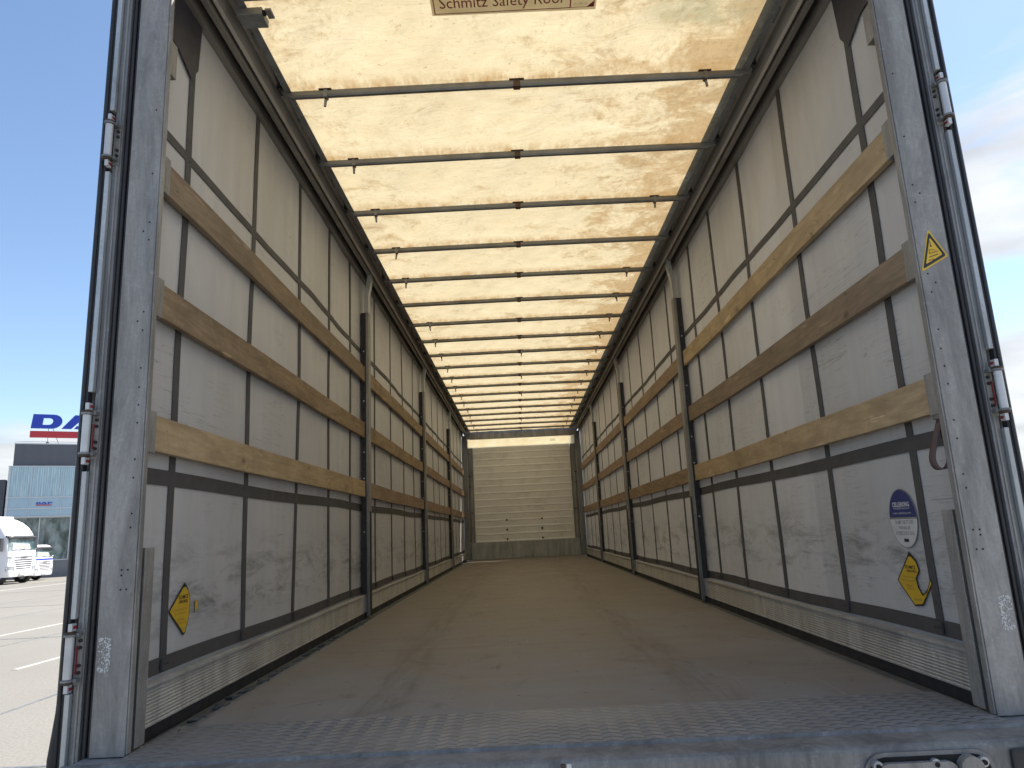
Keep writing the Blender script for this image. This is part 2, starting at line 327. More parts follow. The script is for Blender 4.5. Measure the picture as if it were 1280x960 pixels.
M['line_paint'] = simple('worn_line_paint', (0.50, 0.50, 0.47), (0.38, 0.37, 0.35), 0.8, scale=3, dirt=(0.3, 0.29, 0.26), dirt_amt=0.8)
M['dark'] = simple('blackened_steel', (0.035, 0.037, 0.042), (0.022, 0.023, 0.027), 0.5, 0.3, scale=12)
M['rubber'] = simple('black_rubber', (0.035, 0.036, 0.04), (0.022, 0.022, 0.025), 0.55, scale=10, dirt=(0.09, 0.09, 0.09), dirt_amt=0.4)
M['rail'] = simple('brown_grey_rail', (0.30, 0.285, 0.265), (0.24, 0.225, 0.21), 0.5, 0.3, scale=8, stretch=(1, .15, 1), dirt=(0.08, 0.075, 0.07))
M['rail_lit'] = simple('roof_lit_rail_face', (0.62, 0.59, 0.54), (0.52, 0.49, 0.44), 0.55, 0.15, scale=7, stretch=(1, .2, 1), dirt=(0.3, 0.27, 0.23))  # roof light caught by the inner rail face, put into a paler colour
M['bow'] = simple('grey_galvanised_bow', (0.22, 0.23, 0.235), (0.15, 0.155, 0.16), 0.45, 0.45, scale=10, dirt=(0.10, 0.07, 0.05), dirt_amt=0.4)
M['rust'] = simple('rusty_steel', (0.10, 0.06, 0.038), (0.06, 0.042, 0.03), 0.8, 0.1, scale=20, bump=0.4)
M['white_paint'] = simple('white_paint', (0.78, 0.78, 0.78), (0.70, 0.70, 0.71), 0.35, scale=3, bump=0.03)
M['white_tube'] = simple('white_galvanised_tube', (0.60, 0.62, 0.64), (0.50, 0.52, 0.54), 0.3, 0.15, scale=12, dirt=(0.35, 0.33, 0.3), dirt_amt=0.4)
M['red'] = simple('red_paint', (0.30, 0.022, 0.02), (0.20, 0.02, 0.02), 0.5, scale=20)
M['board_white'] = simple('pale_headboard_panel', (0.80, 0.80, 0.77), (0.74, 0.74, 0.71), 0.5, 0.1, scale=5, stretch=(0.3, 1, 1), dirt=(0.42, 0.405, 0.37), dirt_amt=0.5)
M['rib'] = simple('bright_panel_rib', (0.88, 0.88, 0.86), (0.83, 0.83, 0.81), 0.4, 0.15, scale=6, stretch=(0.3, 1, 1), dirt=(0.48, 0.46, 0.42), dirt_amt=0.5)
M['kick'] = galv('scuffed_kick_plate', (0.42, 0.44, 0.43), 0.2, 0.5, 0.6)
M['yellow'] = simple('yellow_vinyl', (0.72, 0.47, 0.035), (0.62, 0.40, 0.03), 0.4, scale=12, dirt=(0.35, 0.25, 0.06), dirt_amt=0.5, bump=0.03)
M['black_ink'] = simple('black_ink', (0.02, 0.02, 0.02), (0.03, 0.03, 0.03), 0.5, bump=0)
M['blue_ink'] = simple('navy_vinyl', (0.035, 0.05, 0.19), (0.03, 0.042, 0.15), 0.4, bump=0)
M['white_vinyl'] = simple('white_vinyl', (0.66, 0.67, 0.68), (0.55, 0.56, 0.57), 0.4, scale=20, bump=0)
M['grey_ink'] = simple('faded_grey_ink', (0.24, 0.23, 0.23), (0.32, 0.31, 0.31), 0.5, bump=0)
M['brown_ink'] = simple('faded_brown_ink', (0.30, 0.19, 0.04), (0.38, 0.25, 0.04), 0.5, bump=0)
M['red_ink'] = simple('dark_red_ink', (0.20, 0.015, 0.03), (0.26, 0.02, 0.035), 0.5, bump=0)
M['maroon_strap'] = simple('faded_maroon_webbing', (0.13, 0.085, 0.09), (0.09, 0.06, 0.065), 0.8, scale=14, bump=0.3, bscale=200)
M['hole'] = simple('dark_recess', (0.012, 0.012, 0.013), (0.008, 0.008, 0.009), 0.9, bump=0)
M['dustcloth'] = simple('dirty_teal_grey_rubber', (0.11, 0.125, 0.125), (0.07, 0.08, 0.082), 0.7, scale=20, dirt=(0.2, 0.19, 0.17))

# label paper on the translucent roof: lets some light through too
def mat_label():
    mt, nt, b = newmat('translucent_label'); nt.nodes.remove(b)
    df = nt.nodes.new('ShaderNodeBsdfDiffuse'); tr = nt.nodes.new('ShaderNodeBsdfTranslucent'); ms = nt.nodes.new('ShaderNodeMixShader'); nb = NB(nt)
    c = nb.mix(nb.rng(nb.noise(nb.coord(), 12, 4), 0.3, 0.7), (0.80, 0.76, 0.66), (0.70, 0.66, 0.56))
    nt.links.new(c, df.inputs[0]); nt.links.new(c, tr.inputs[0]); ms.inputs[0].default_value = 0.75
    nt.links.new(df.outputs[0], ms.inputs[1]); nt.links.new(tr.outputs[0], ms.inputs[2]); nt.links.new(ms.outputs[0], nt.nodes['Material Output'].inputs[0])
    return mt
M['label'] = mat_label()

# ------------------------------------------------------------------ mesh helpers
def text2d(body, bold=0.0):
    cu = bpy.data.curves.new('t', 'FONT'); cu.body = body; cu.size = 1.0; cu.offset = bold; cu.fill_mode = 'FRONT'; cu.resolution_u = 2
    ob = bpy.data.objects.new('t', cu); COL.objects.link(ob)
    dg = bpy.context.evaluated_depsgraph_get(); me = bpy.data.meshes.new_from_object(ob.evaluated_get(dg))
    vs = [(v.co.x, v.co.y) for v in me.vertices]; fs = [tuple(p.vertices) for p in me.polygons]
    bpy.data.objects.remove(ob); bpy.data.curves.remove(cu); bpy.data.meshes.remove(me)
    return vs, fs

class MB:
    def __init__(s): s.v = []; s.f = []; s.m = []; s.sm = []; s.mats = []
    def mi(s, mat):
        if mat not in s.mats: s.mats.append(mat)
        return s.mats.index(mat)
    def add(s, vs, fs, mat, smooth=False):
        o = len(s.v); s.v += [tuple(v) for v in vs]; k = s.mi(mat)
        for f in fs: s.f.append(tuple(i + o for i in f)); s.m.append(k); s.sm.append(smooth)
    def box(s, x0, x1, y0, y1, z0, z1, mat):
        if x0 > x1: x0, x1 = x1, x0
        if y0 > y1: y0, y1 = y1, y0
        if z0 > z1: z0, z1 = z1, z0
        vs = [(x, y, z) for x in (x0, x1) for y in (y0, y1) for z in (z0, z1)]
        s.add(vs, [(0, 1, 3, 2), (4, 6, 7, 5), (0, 4, 5, 1), (2, 3, 7, 6), (0, 2, 6, 4), (1, 5, 7, 3)], mat)
    def prism(s, pts, axis, a, b, mat, smooth=False):
        """pts 2D polygon; axis 'y': (x,z) along y ; 'z': (x,y) along z ; 'x': (y,z) along x"""
        mk = {'y': lambda p, t: (p[0], t, p[1]), 'z': lambda p, t: (p[0], p[1], t), 'x': lambda p, t: (t, p[0], p[1])}[axis]
        n = len(pts); vs = [mk(p, a) for p in pts] + [mk(p, b) for p in pts]
        fs = [(i, (i + 1) % n, n + (i + 1) % n, n + i) for i in range(n)]
        s.add(vs, fs, mat, smooth); s.add(vs, [tuple(range(n))[::-1], tuple(range(n, 2 * n))], mat)
    def tube(s, pts, r, mat, n=10, caps=True):
        pts = [Vector(p) for p in pts]; vs = []; fs = []
        rs = r if isinstance(r, (list, tuple)) else [r] * len(pts)
        for i, p in enumerate(pts):
            d = (pts[min(i + 1, len(pts) - 1)] - pts[max(i - 1, 0)]).normalized()
            a = Vector((0, 0, 1)) if abs(d.z) < 0.9 else Vector((1, 0, 0)); u = d.cross(a).normalized(); w_ = d.cross(u)
            for k in range(n):
                t = 2 * math.pi * k / n; vs.append(p + (u * math.cos(t) + w_ * math.sin(t)) * rs[i])
        for i in range(len(pts) - 1):
            for k in range(n): fs.append((i * n + k, i * n + (k + 1) % n, (i + 1) * n + (k + 1) % n, (i + 1) * n + k))
        s.add(vs, fs, mat, True)
        if caps: s.add(vs[:n], [tuple(range(n))[::-1]], mat); s.add(vs[-n:], [tuple(range(n))], mat)
    def flat(s, pts, O, u, v, n, th, mat):
        """2D polygon in plane (O,u,v) with thickness th along n"""
        O, u, v, n = map(Vector, (O, u, v, n)); k = len(pts)
        a = [O + u * p[0] + v * p[1] for p in pts]; b = [p + n * th for p in a]
        s.add(a + b, [(i, (i + 1) % k, k + (i + 1) % k, k + i) for i in range(k)] + [tuple(range(k))[::-1], tuple(range(k, 2 * k))], mat)
    def text(s, body, O, u, v, n, off, width, mat, height=None, bold=0.0):
        """centred text at O; width in metres"""
        O, u, v, n = map(Vector, (O, u, v, n)); vs, fs = text2d(body, bold)
        if not vs: return
        x0 = min(p[0] for p in vs); x1 = max(p[0] for p in vs); y0 = min(p[1] for p in vs); y1 = max(p[1] for p in vs)
        sx = width / (x1 - x0); sy = (height / (y1 - y0)) if height else sx
        s.add([O + u * ((p[0] - (x0 + x1) / 2) * sx) + v * ((p[1] - (y0 + y1) / 2) * sy) + n * off for p in vs], fs, mat)
    def build(s, name, parent=None, bevel=0, label=None, origin=None, link=True):
        me = bpy.data.meshes.new(name)
        o_ = Vector(origin) if origin is not None else (Vector(parent['_o']) if parent is not None and '_o' in parent else Vector((0, 0, 0)))
        me.from_pydata([tuple(Vector(v) - o_) for v in s.v], [], s.f)
        for mt in s.mats: me.materials.append(M[mt] if isinstance(mt, str) else mt)
        me.polygons.foreach_set('material_index', s.m); me.polygons.foreach_set('use_smooth', s.sm); me.update()
        ob = bpy.data.objects.new(name, me)
        if link: COL.objects.link(ob)
        if parent is not None:
            ob.parent = parent
            if origin is not None: ob.location = o_ - Vector(parent['_o'])
        elif origin is not None: ob.location = o_
        ob['_o'] = tuple(o_)
        if bevel:
            bv = ob.modifiers.new('bevel', 'BEVEL'); bv.width = bevel; bv.segments = 2; bv.limit_method = 'ANGLE'; bv.angle_limit = math.radians(40)
        if label: ob['label'] = label
        return ob
def tag(o, label, cat, group=None):
    o['label'] = label; o['category'] = cat
    if group: o['group'] = group
    return o
def empty(name, loc, label, cat, group=None, rz=0):
    o = bpy.data.objects.new(name, None); COL.objects.link(o); o.location = loc; o.rotation_euler = (0, 0, rz); o.empty_display_size = 0.3
    o['_o'] = tuple(loc) if rz == 0 else (0, 0, 0)
    return tag(o, label, cat, group)
def struct(o): o['kind'] = 'structure'; return o
def copytree(o, parent=None):
    c = o.copy(); COL.objects.link(c)
    if parent is not None: c.parent = parent
    for ch in o.children: copytree(ch, c)
    return c
def rnd(a, b): return random.uniform(a, b)

# ------------------------------------------------------------------ ground
GZ = -1.2
g = MB(); g.add([(-1500, -1500, GZ), (1500, -1500, GZ), (1500, 1500, GZ), (-1500, 1500, GZ)], [(0, 1, 2, 3)], 'ground'); struct(g.build('ground'))
g = MB()
for x in (-6.05, -10.4, -14.9, -19.4, -23.9, -28.4): g.box(x - 0.02, x + 0.02, -20, 60, GZ - 0.01, GZ + 0.004, 'galv_dark')
for y in (-5, 4.2, 13.4, 22.6, 31.8, 41): g.box(-60, 40, y - 0.02, y + 0.02, GZ - 0.01, GZ + 0.0045, 'galv_dark')
struct(g.build('ground_joint'))
g = MB(); g.box(-8.09, -8.0, 9.3, 19, GZ - 0.01, GZ + 0.008, 'line_paint'); g.box(-11.78, -11.68, 2, 30, GZ - 0.01, GZ + 0.008, 'line_paint')
g.box(-26.3, -26.15, 30, 48, GZ - 0.01, GZ + 0.008, 'line_paint')
struct(g.build('painted_line'))

# ------------------------------------------------------------------ trailer
T = empty('semi_trailer', (0, 6.4, GZ), 'long empty curtain-side trailer with open rear doors, grey curtains and sunlit cream roof', 'trailer')
Y1, BL = 3.1289, 3.2576
YS = [Y1 + i * BL for i in range(4)]          # three stanchions, then the headboard plane
YH = YS[3]
# floor and side rails
b = MB(); b.box(-1.14, 1.15, 0.178, YH, -0.03, 0.0, 'floor'); b.build('floor', T)
b = MB(); b.box(-1.30, 1.30, 0.0, YH, -0.16, -0.032, 'dark'); b.build('floor_frame', T)
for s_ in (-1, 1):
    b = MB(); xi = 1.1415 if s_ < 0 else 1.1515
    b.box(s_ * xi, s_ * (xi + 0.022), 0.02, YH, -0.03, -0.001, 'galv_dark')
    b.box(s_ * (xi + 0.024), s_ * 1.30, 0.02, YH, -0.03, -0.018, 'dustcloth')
    b.box(s_ * 1.246, s_ * 1.262, -0.06, YH, -0.0175, 0.0255, 'rubber')  # dark strip standing in for the shadow below the side board
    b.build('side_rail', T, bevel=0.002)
# threshold
b = MB(); b.box(-1.195, 1.195, -0.197, 0.176, -0.03, 0.003, 'tread'); b.build('tread_plate', T, bevel=0.002)
b = MB()
prof = [(-0.325, -0.16), (-0.325, -0.016), (-0.321, -0.006), (-0.312, -0.001), (-0.290, 0.0), (-0.212, -0.003), (-0.207, 0.005), (-0.199, 0.006), (-0.199, -0.16)]
b.prism(prof, 'x', -1.32, 1.32, 'sill', False)
b.box(-1.32, -1.197, -0.197, -0.004, -0.12, -0.003, 'galv'); b.box(1.197, 1.32, -0.197, -0.004, -0.12, -0.003, 'galv')
sill = b.build('rear_sill', T, bevel=0.0015)
def stadium(x0, x1, z0, z1, n=8):
    r = (z1 - z0) / 2; zc_ = (z0 + z1) / 2; p = []
    for i in range(n + 1): a = -math.pi / 2 + math.pi * i / n; p.append((x1 - r + r * math.cos(a), zc_ + r * math.sin(a)))
    for i in range(n + 1): a = math.pi / 2 + math.pi * i / n; p.append((x0 + r + r * math.cos(a), zc_ + r * math.sin(a)))
    return p
for s_ in (-1, 1):
    b = MB(); xa, xb = (0.725, 1.045) if s_ > 0 else (-1.045, -0.725)
    b.prism(stadium(xa, xb, -0.115, -0.014), 'y', -0.3325, -0.322, 'galv_dark'); b.prism(stadium(xa + 0.012, xb - 0.012, -0.105, -0.024), 'y', -0.336, -0.331, 'hole')
    b.prism(stadium(xa + 0.03, xb - 0.1, -0.08, -0.034), 'y', -0.35, -0.334, 'galv'); b.tube([(xb - 0.07, -0.33, -0.05), (xb - 0.07, -0.36, -0.05)], 0.028, 'galv', 14)
    for dx in (0.03, 0.17, 0.285):
        b.tube([(xa + dx, -0.33, -0.04), (xa + dx, -0.347, -0.04)], 0.012, 'galv_light', 12); b.tube([(xa + dx, -0.346, -0.04), (xa + dx, -0.352, -0.04)], 0.006, 'hole', 8)
    b.build('lock_plate', T, bevel=0.001)
    b = MB(); b.box(s_ * 1.085, s_ * 1.25, -0.338, -0.324, -0.14, -0.018, 'rubber'); b.build('rubber_buffer', T, bevel=0.008)
b = MB(); b.box(0.004, 0.016, -0.329, -0.322, -0.03, -0.008, 'white_vinyl'); b.box(-0.01, 0.0, -0.329, -0.322, -0.03, -0.008, 'rust'); b.build('reflector_tag', T)

# side boards (ribbed aluminium, one per bay)
def board_profile(s_):
    p = [(1.262, 0.026), (1.240, 0.026)]; z = 0.032
    while z < 0.128:
        p += [(1.240, z), (1.2435, z + 0.0025), (1.2435, z + 0.0065), (1.240, z + 0.009)]; z += 0.0105
    p += [(1.240, 0.138), (1.234, 0.141), (1.234, 0.150), (1.262, 0.150)]
    return [(s_ * a, c) for a, c in (p if s_ > 0 else p[::-1])]
for s_ in (-1, 1):
    ends = [-0.04] + YS[:3] + [YH - 0.12]
    for i in range(4):
        b = MB(); b.prism(board_profile(s_), 'y', ends[i] + (0.03 if i else 0), ends[i + 1] - 0.045, 'alu')
        b.build('side_board', T)

# curtains
def cx(y, z, s_):
    k = min(1.0, max(0.15, (y - 0.3) / 1.2)); return k * (0.0035 * math.sin(y * 2.3 + z * 1.1 + s_) + 0.0025 * math.sin(y * 5.1 - z * 2.3) + 0.0015 * math.sin(y * 13 + z * 3.0 * s_))
CX = 1.2755
for s_ in (-1, 1):
    b = MB(); ny, nzz = 300, 46; ya, yb, za, zb = -0.083, YH - 0.02, -0.12, 2.70; vs = []
    for j in range(ny + 1):
        for k in range(nzz + 1):
            y = ya + (yb - ya) * j / ny; z = za + (zb - za) * k / nzz; vs.append((s_ * (CX + cx(y, z, s_)), y, z))
    fs = []
    for j in range(ny):
        for k in range(nzz):
            a = j * (nzz + 1) + k; q = (a, a + 1, a + nzz + 2, a + nzz + 1); fs.append(q if s_ > 0 else q[::-1])
    b.add(vs, fs, 'curtain', True)
    cur = b.build('curtain', T, origin=(0, 6.4, GZ) if False else None)
    # object coordinates for the material = world: keep mesh origin handled by mapping below
    def strip(pts, wd, horizontal):
        """pts list of (y,z) centre line"""
        vs = []; fs = []
        for (y, z) in pts:
            for d in (-wd / 2, wd / 2):
                yy, zz = (y, z + d) if horizontal else (y + d, z)
                for e in (0.0018, 0.0045): vs.append((s_ * (CX + cx(yy, zz, s_) - e), yy, zz))
        for i in range(len(pts) - 1):
            a = i * 4; c = a + 4
            fs += [(a + 1, a + 3, c + 3, c + 1), (a, a + 1, c + 1, c), (a + 2, c + 2, c + 3, a + 3), (a, c, c + 2, a + 2)]
        q = MB(); q.add(vs, fs, 'strap', False); return q
    vy = [0.215, 0.885, 1.575, 2.215, 2.80]
    for bay in range(1, 4):
        base = YS[bay - 1]
        vy += [base + 0.54, base + 1.27, base + 1.99, base + 2.73]
    for i, y0 in enumerate(vy):
        ph = rnd(0, 6); wd = 0.042 if y0 < 3 else 0.038
        q = strip([(y0 + 0.005 * math.sin(z_ * 2.6 + ph) + 0.003 * math.sin(z_ * 7 + ph), z_) for z_ in [0.205 + 2.45 * t / 40 for t in range(41)]], wd, False)
        # small riveted buckle at the hem
        q.box(s_ * (CX - 0.016), s_ * (CX - 0.008), y0 - 0.022, y0 + 0.022, 0.168, 0.205, 'strap')
        for dy in (-0.009, 0.009):
            q.tube([(s_ * (CX - 0.012), y0 + dy, 0.187), (s_ * (CX - 0.019), y0 + dy, 0.187)], 0.004, 'rust', 8)
        q.build('vertical_webbing', cur)
    for z0, wd in ((1.995, 0.036), (0.783, 0.052), (0.182, 0.05)):
        q = strip([(y_, z0 + 0.004 * math.sin(y_ * 3 + z0)) for y_ in [-0.04 + (YH + 0.0) * t / 220 for t in range(219)]], wd, True)
        q.build('hem' if z0 < 0.5 else 'horizontal_webbing', cur)
    q = MB(); O = (s_ * (CX - 0.0085), 0, 0); n_ = (-s_, 0, 0)
    q.flat([(-0.04, 2.375), (0.085, 2.373), (0.195, 2.32), (0.245, 2.39), (0.262, 2.60), (-0.04, 2.60)], O, (0, 1, 0), (0, 0, 1), n_, 0.002, 'patch')
    q.build('corner_patch', cur)
    if s_ < 0:
        lab = MB()
        lab.flat([(.344, .434), (.372, .412), (.392, .372), (.386, .31), (.362, .262), (.35, .256), (.236, .346)], (-CX + 0.0040, 0, 0), (0, 1, 0), (0, 0, 1), (1, 0, 0), 0.0008, 'black_ink')
        lab.flat([(.344, .424), (.370, .406), (.388, .370), (.382, .312), (.360, .268), (.35, .264), (.243, .346)], (-CX + 0.0049, 0, 0), (0, 1, 0), (0, 0, 1), (1, 0, 0), 0.0006, 'yellow')
        lab.flat([(.434, .372), (.455, .352), (.436, .322), (.430, .345)], (-CX + 0.0049, 0, 0), (0, 1, 0), (0, 0, 1), (1, 0, 0), 0.0006, 'yellow')
        P = -CX + 0.0056
        lab.text('SCHMITZ', (P, .337, .386), (0, 1, 0), (0, 0, 1), (1, 0, 0), 0.0002, .068, 'black_ink', .013, .03)
        lab.text('CARGOBULL', (P, .337, .371), (0, 1, 0), (0, 0, 1), (1, 0, 0), 0.0002, .070, 'black_ink', .011, .03)
        for zz, ww, cy_, tx in ((.346, .10, .315, 'Curtain fully closed'), (.332, .085, .318, 'for transport'), (.312, .05, .325, 'www'), (.300, .06, .333, 'DIN EN'), (.280, .035, .348, 'XL')):
            lab.text(tx, (P, cy_, zz), (0, 1, 0), (0, 0, 1), (1, 0, 0), 0.0002, ww, 'brown_ink', .0085)
        lab.flat([(.336, .418), (.344, .434), (.352, .419)], (-CX + 0.0052, 0, 0), (0, 1, 0), (0, 0, 1), (1, 0, 0), 0.001, 'black_ink')
        lab.build('warning_sticker', cur, label='torn yellow diamond sticker with black lettering')
    else:
        lab = MB(); P = CX - 0.0040; U, V_, Nn = (0, -1, 0), (0, 0, 1), (-1, 0, 0)
        # oval: centre y .343 z .533, tilted slightly
        def ov(a0, a1, k=1.0, n=40):
            return [(-(0.343) + 0.088 * k * math.cos(t), 0.538 + 0.100 * k * math.sin(t)) for t in [a0 + (a1 - a0) * i / n for i in range(n + 1)]]
        full = ov(0, 2 * math.pi, 1.03)[:-1]
        lab.flat(full, (P, 0, 0), U, V_, Nn, 0.0006, 'grey_ink')
        up = ov(math.radians(2), math.radians(178)); dn = ov(math.radians(182), math.radians(358))
        lab.flat(up, (P - 0.0007, 0, 0), U, V_, Nn, 0.0005, 'blue_ink'); lab.flat(dn, (P - 0.0007, 0, 0), U, V_, Nn, 0.0005, 'white_vinyl')
        Q = P - 0.0013
        lab.text('CELLERKING', (Q, .345, .586), U, V_, Nn, 0.0002, .112, 'white_vinyl', .017, .03)
        lab.text('TRANSPORT PRODUCTS', (Q, .343, .572), U, V_, Nn, 0.0002, .105, 'white_vinyl', .006)
        lab.text('www.cellerking.com', (Q, .345, .555), U, V_, Nn, 0.0002, .118, 'white_vinyl', .010)
        lab.text('IN MY NEXT LIFE', (Q, .337, .524), U, V_, Nn, 0.0002, .118, 'grey_ink', .014, .01)
        lab.text('I WANNA BE', (Q, .343, .505), U, V_, Nn, 0.0002, .078, 'grey_ink', .013, .01)
        lab.text('A PRECIOUS BAG', (Q, .342, .486), U, V_, Nn, 0.0002, .122, 'grey_ink', .014, .01)
        lab.flat([(-.355, .467), (-.325, .467), (-.325, .456), (-.355, .456)], (Q, 0, 0), U, V_, Nn, 0.0003, 'black_ink')
        lab.build('oval_sticker', cur, label='oval navy and white sticker with white lettering')
        lab = MB()
        body = [(.340, .422), (.302, .392), (.290, .360), (.318, .332), (.310, .300), (.292, .282), (.262, .300), (.232, .338), (.222, .325), (.300, .245), (.352, .238), (.446, .320)]
        lab.flat([(-a, c) for a, c in body], (P, 0, 0), U, V_, Nn, 0.0006, 'black_ink')
        cyx, czx = .36, .315
        ins = [(.340, .412), (.306, .388), (.296, .360), (.323, .333), (.316, .302), (.293, .276), (.262, .292), (.233, .330), (.228, .324), (.302, .251), (.350, .244), (.438, .320)]
        lab.flat([(-a, c) for a, c in ins], (P - 0.0007, 0, 0), U, V_, Nn, 0.0005, 'yellow')
        lab.flat([(-.352, .405), (-.340, .424), (-.328, .407)], (P - 0.0009, 0, 0), U, V_, Nn, 0.0007, 'black_ink')
        lab.text('SCHMITZ', (Q, .345, .370), U, V_, Nn, 0.0002, .068, 'black_ink', .012, .03)
        lab.text('CARGOBULL', (Q, .340, .357), U, V_, Nn, 0.0002, .066, 'black_ink', .009, .03)
        for zz, ww, cy_, tx in ((.336, .085, .362, 'Curtain fully closed'), (.323, .085, .37, 'for transport'), (.306, .04, .365, 'DIN EN'), (.296, .045, .36, '12642 XL'), (.262, .05, .325, 'www')):
            lab.text(tx, (Q, cy_, zz), U, V_, Nn, 0.0002, ww, 'brown_ink', .008)
        lab.build('warning_sticker', cur, label='torn yellow diamond sticker with a piece missing')

# stanchions
def stanchion(s_, ys):
    o = MB(); b = o
    b.box(s_ * 1.207, s_ * 1.229, ys - 0.004, ys + 0.076, 0.0, 2.46, 'galv')          # inner galvanised tube
    b.box(s_ * 1.209, s_ * 1.2225, ys - 0.010, ys - 0.0045, 0.0, 0.62, 'galv_dark')
    b.box(s_ * 1.203, s_ * 1.2065, ys + 0.01, ys + 0.06, 0.0, 0.75, 'dark')
    st = b.build('stanchion', T, bevel=0.003)
    b = MB(); b.box(s_ * 1.2295, s_ * 1.268, ys - 0.0065, ys + 0.07, 0.155, 2.30, 'dark')
    for k in range(24):
        z = 0.6 + k * 0.066
        if k % 5 == 3: continue
        b.tube([(s_ * 1.245, ys - 0.005, z), (s_ * 1.245, ys - 0.0085, z)], 0.006, 'galv_light' if k % 3 == 0 else 'hole', 8)
    b.build('slotted_rail', st, bevel=0.002)
    b = MB()   # bent roller arm at the head
    pts = [(1.222, 2.30), (1.222, 2.44), (1.206, 2.53), (1.196, 2.60), (1.20, 2.655)]
    for i in range(len(pts) - 1):
        (xa, za_), (xb, zb_) = pts[i], pts[i + 1]; d = Vector((xb - xa, zb_ - za_)).normalized(); nx, nz_ = -d.y * 0.017, d.x * 0.017
        b.prism([(s_ * (xa + nx), za_ + nz_), (s_ * (xb + nx), zb_ + nz_), (s_ * (xb - nx), zb_ - nz_), (s_ * (xa - nx), za_ - nz_)], 'y', ys - 0.012 - 0.001 * i, ys + 0.05, 'galv_light')
    b.tube([(s_ * 1.205, ys - 0.02, 2.625), (s_ * 1.205, ys + 0.06, 2.625)], 0.018, 'galv_dark', 12)
    b.build('roller_arm', st, bevel=0.002)
    for z in (1.8024, 1.3649, 0.9189):
        b = MB(); b.box(s_ * 1.2645, s_ * 1.268, ys - 0.035, ys + 0.0, z - 0.065, z + 0.065, 'dark'); b.build('slat_pocket', st)
for s_ in (-1, 1):
    for ys in YS[:3]: stanchion(s_, ys)

# slats
rows = (('top', 1.8024), ('middle', 1.3649), ('bottom', 0.9189))
bays = ('bay nearest the doors', 'second bay from the doors', 'third bay from the doors', 'bay next to the headboard')
woodsel = {(-1, 0, 0): 'wood_old', (-1, 0, 1): 'wood_mid', (-1, 0, 2): 'wood_new', (1, 0, 0): 'wood_new', (1, 0, 1): 'wood_old', (1, 0, 2): 'wood_new',
           (-1, 1, 0): 'wood_mid', (-1, 1, 1): 'wood_mid', (-1, 1, 2): 'wood_red', (1, 1, 0): 'wood_red', (1, 1, 1): 'wood_red', (1, 1, 2): 'wood_mid'}
desc = {'wood_old': 'weathered grey-brown', 'wood_mid': 'worn brown', 'wood_new': 'pale yellowish', 'wood_red': 'dull red-brown'}
ends = [-0.045] + YS[:3] + [YH - 0.1]
for s_ in (-1, 1):
    for bi in range(4):
        for ri, (rn, z) in enumerate(rows):
            mt_ = woodsel.get((s_, bi, ri), 'wood_red')
            ya = ends[bi] + (0.02 if bi == 0 else 0.078); yb = ends[bi + 1] - 0.009; hh = 0.058; b = MB(); n = 24; vs = []
            ym = (ya + yb) / 2; ph = rnd(0, 6); sag = rnd(0.001, 0.005)
            for i in range(n + 1):
                t = i / n; y = ya + (yb - ya) * t; dz = -sag * math.sin(math.pi * t) + 0.0015 * math.sin(9 * t + ph); dx = 0.002 * math.sin(4 * t + ph)
                for (x, zz) in ((1.2390, -hh), (1.2390, hh), (1.263, hh), (1.263, -hh)): vs.append((s_ * (x + dx), y, z + zz + dz))
            fs = []
            for i in range(n):
                for k in range(4):
                    a = i * 4 + k; c = i * 4 + (k + 1) % 4; q = (a, c, c + 4, a + 4); fs.append(q if s_ < 0 else q[::-1])
            fs += [(0, 1, 2, 3), (n * 4 + 3, n * 4 + 2, n * 4 + 1, n * 4)]
            b.add(vs, fs, mt_)
            o = b.build('wooden_slat', origin=(s_ * 1.25, ym, z), bevel=0.0025)
            tag(o, '%s slat, %s row, %s wall, %s' % (desc[mt_], rn, 'left' if s_ < 0 else 'right', bays[bi]), 'wooden slat', 'wooden slats along the curtain walls')

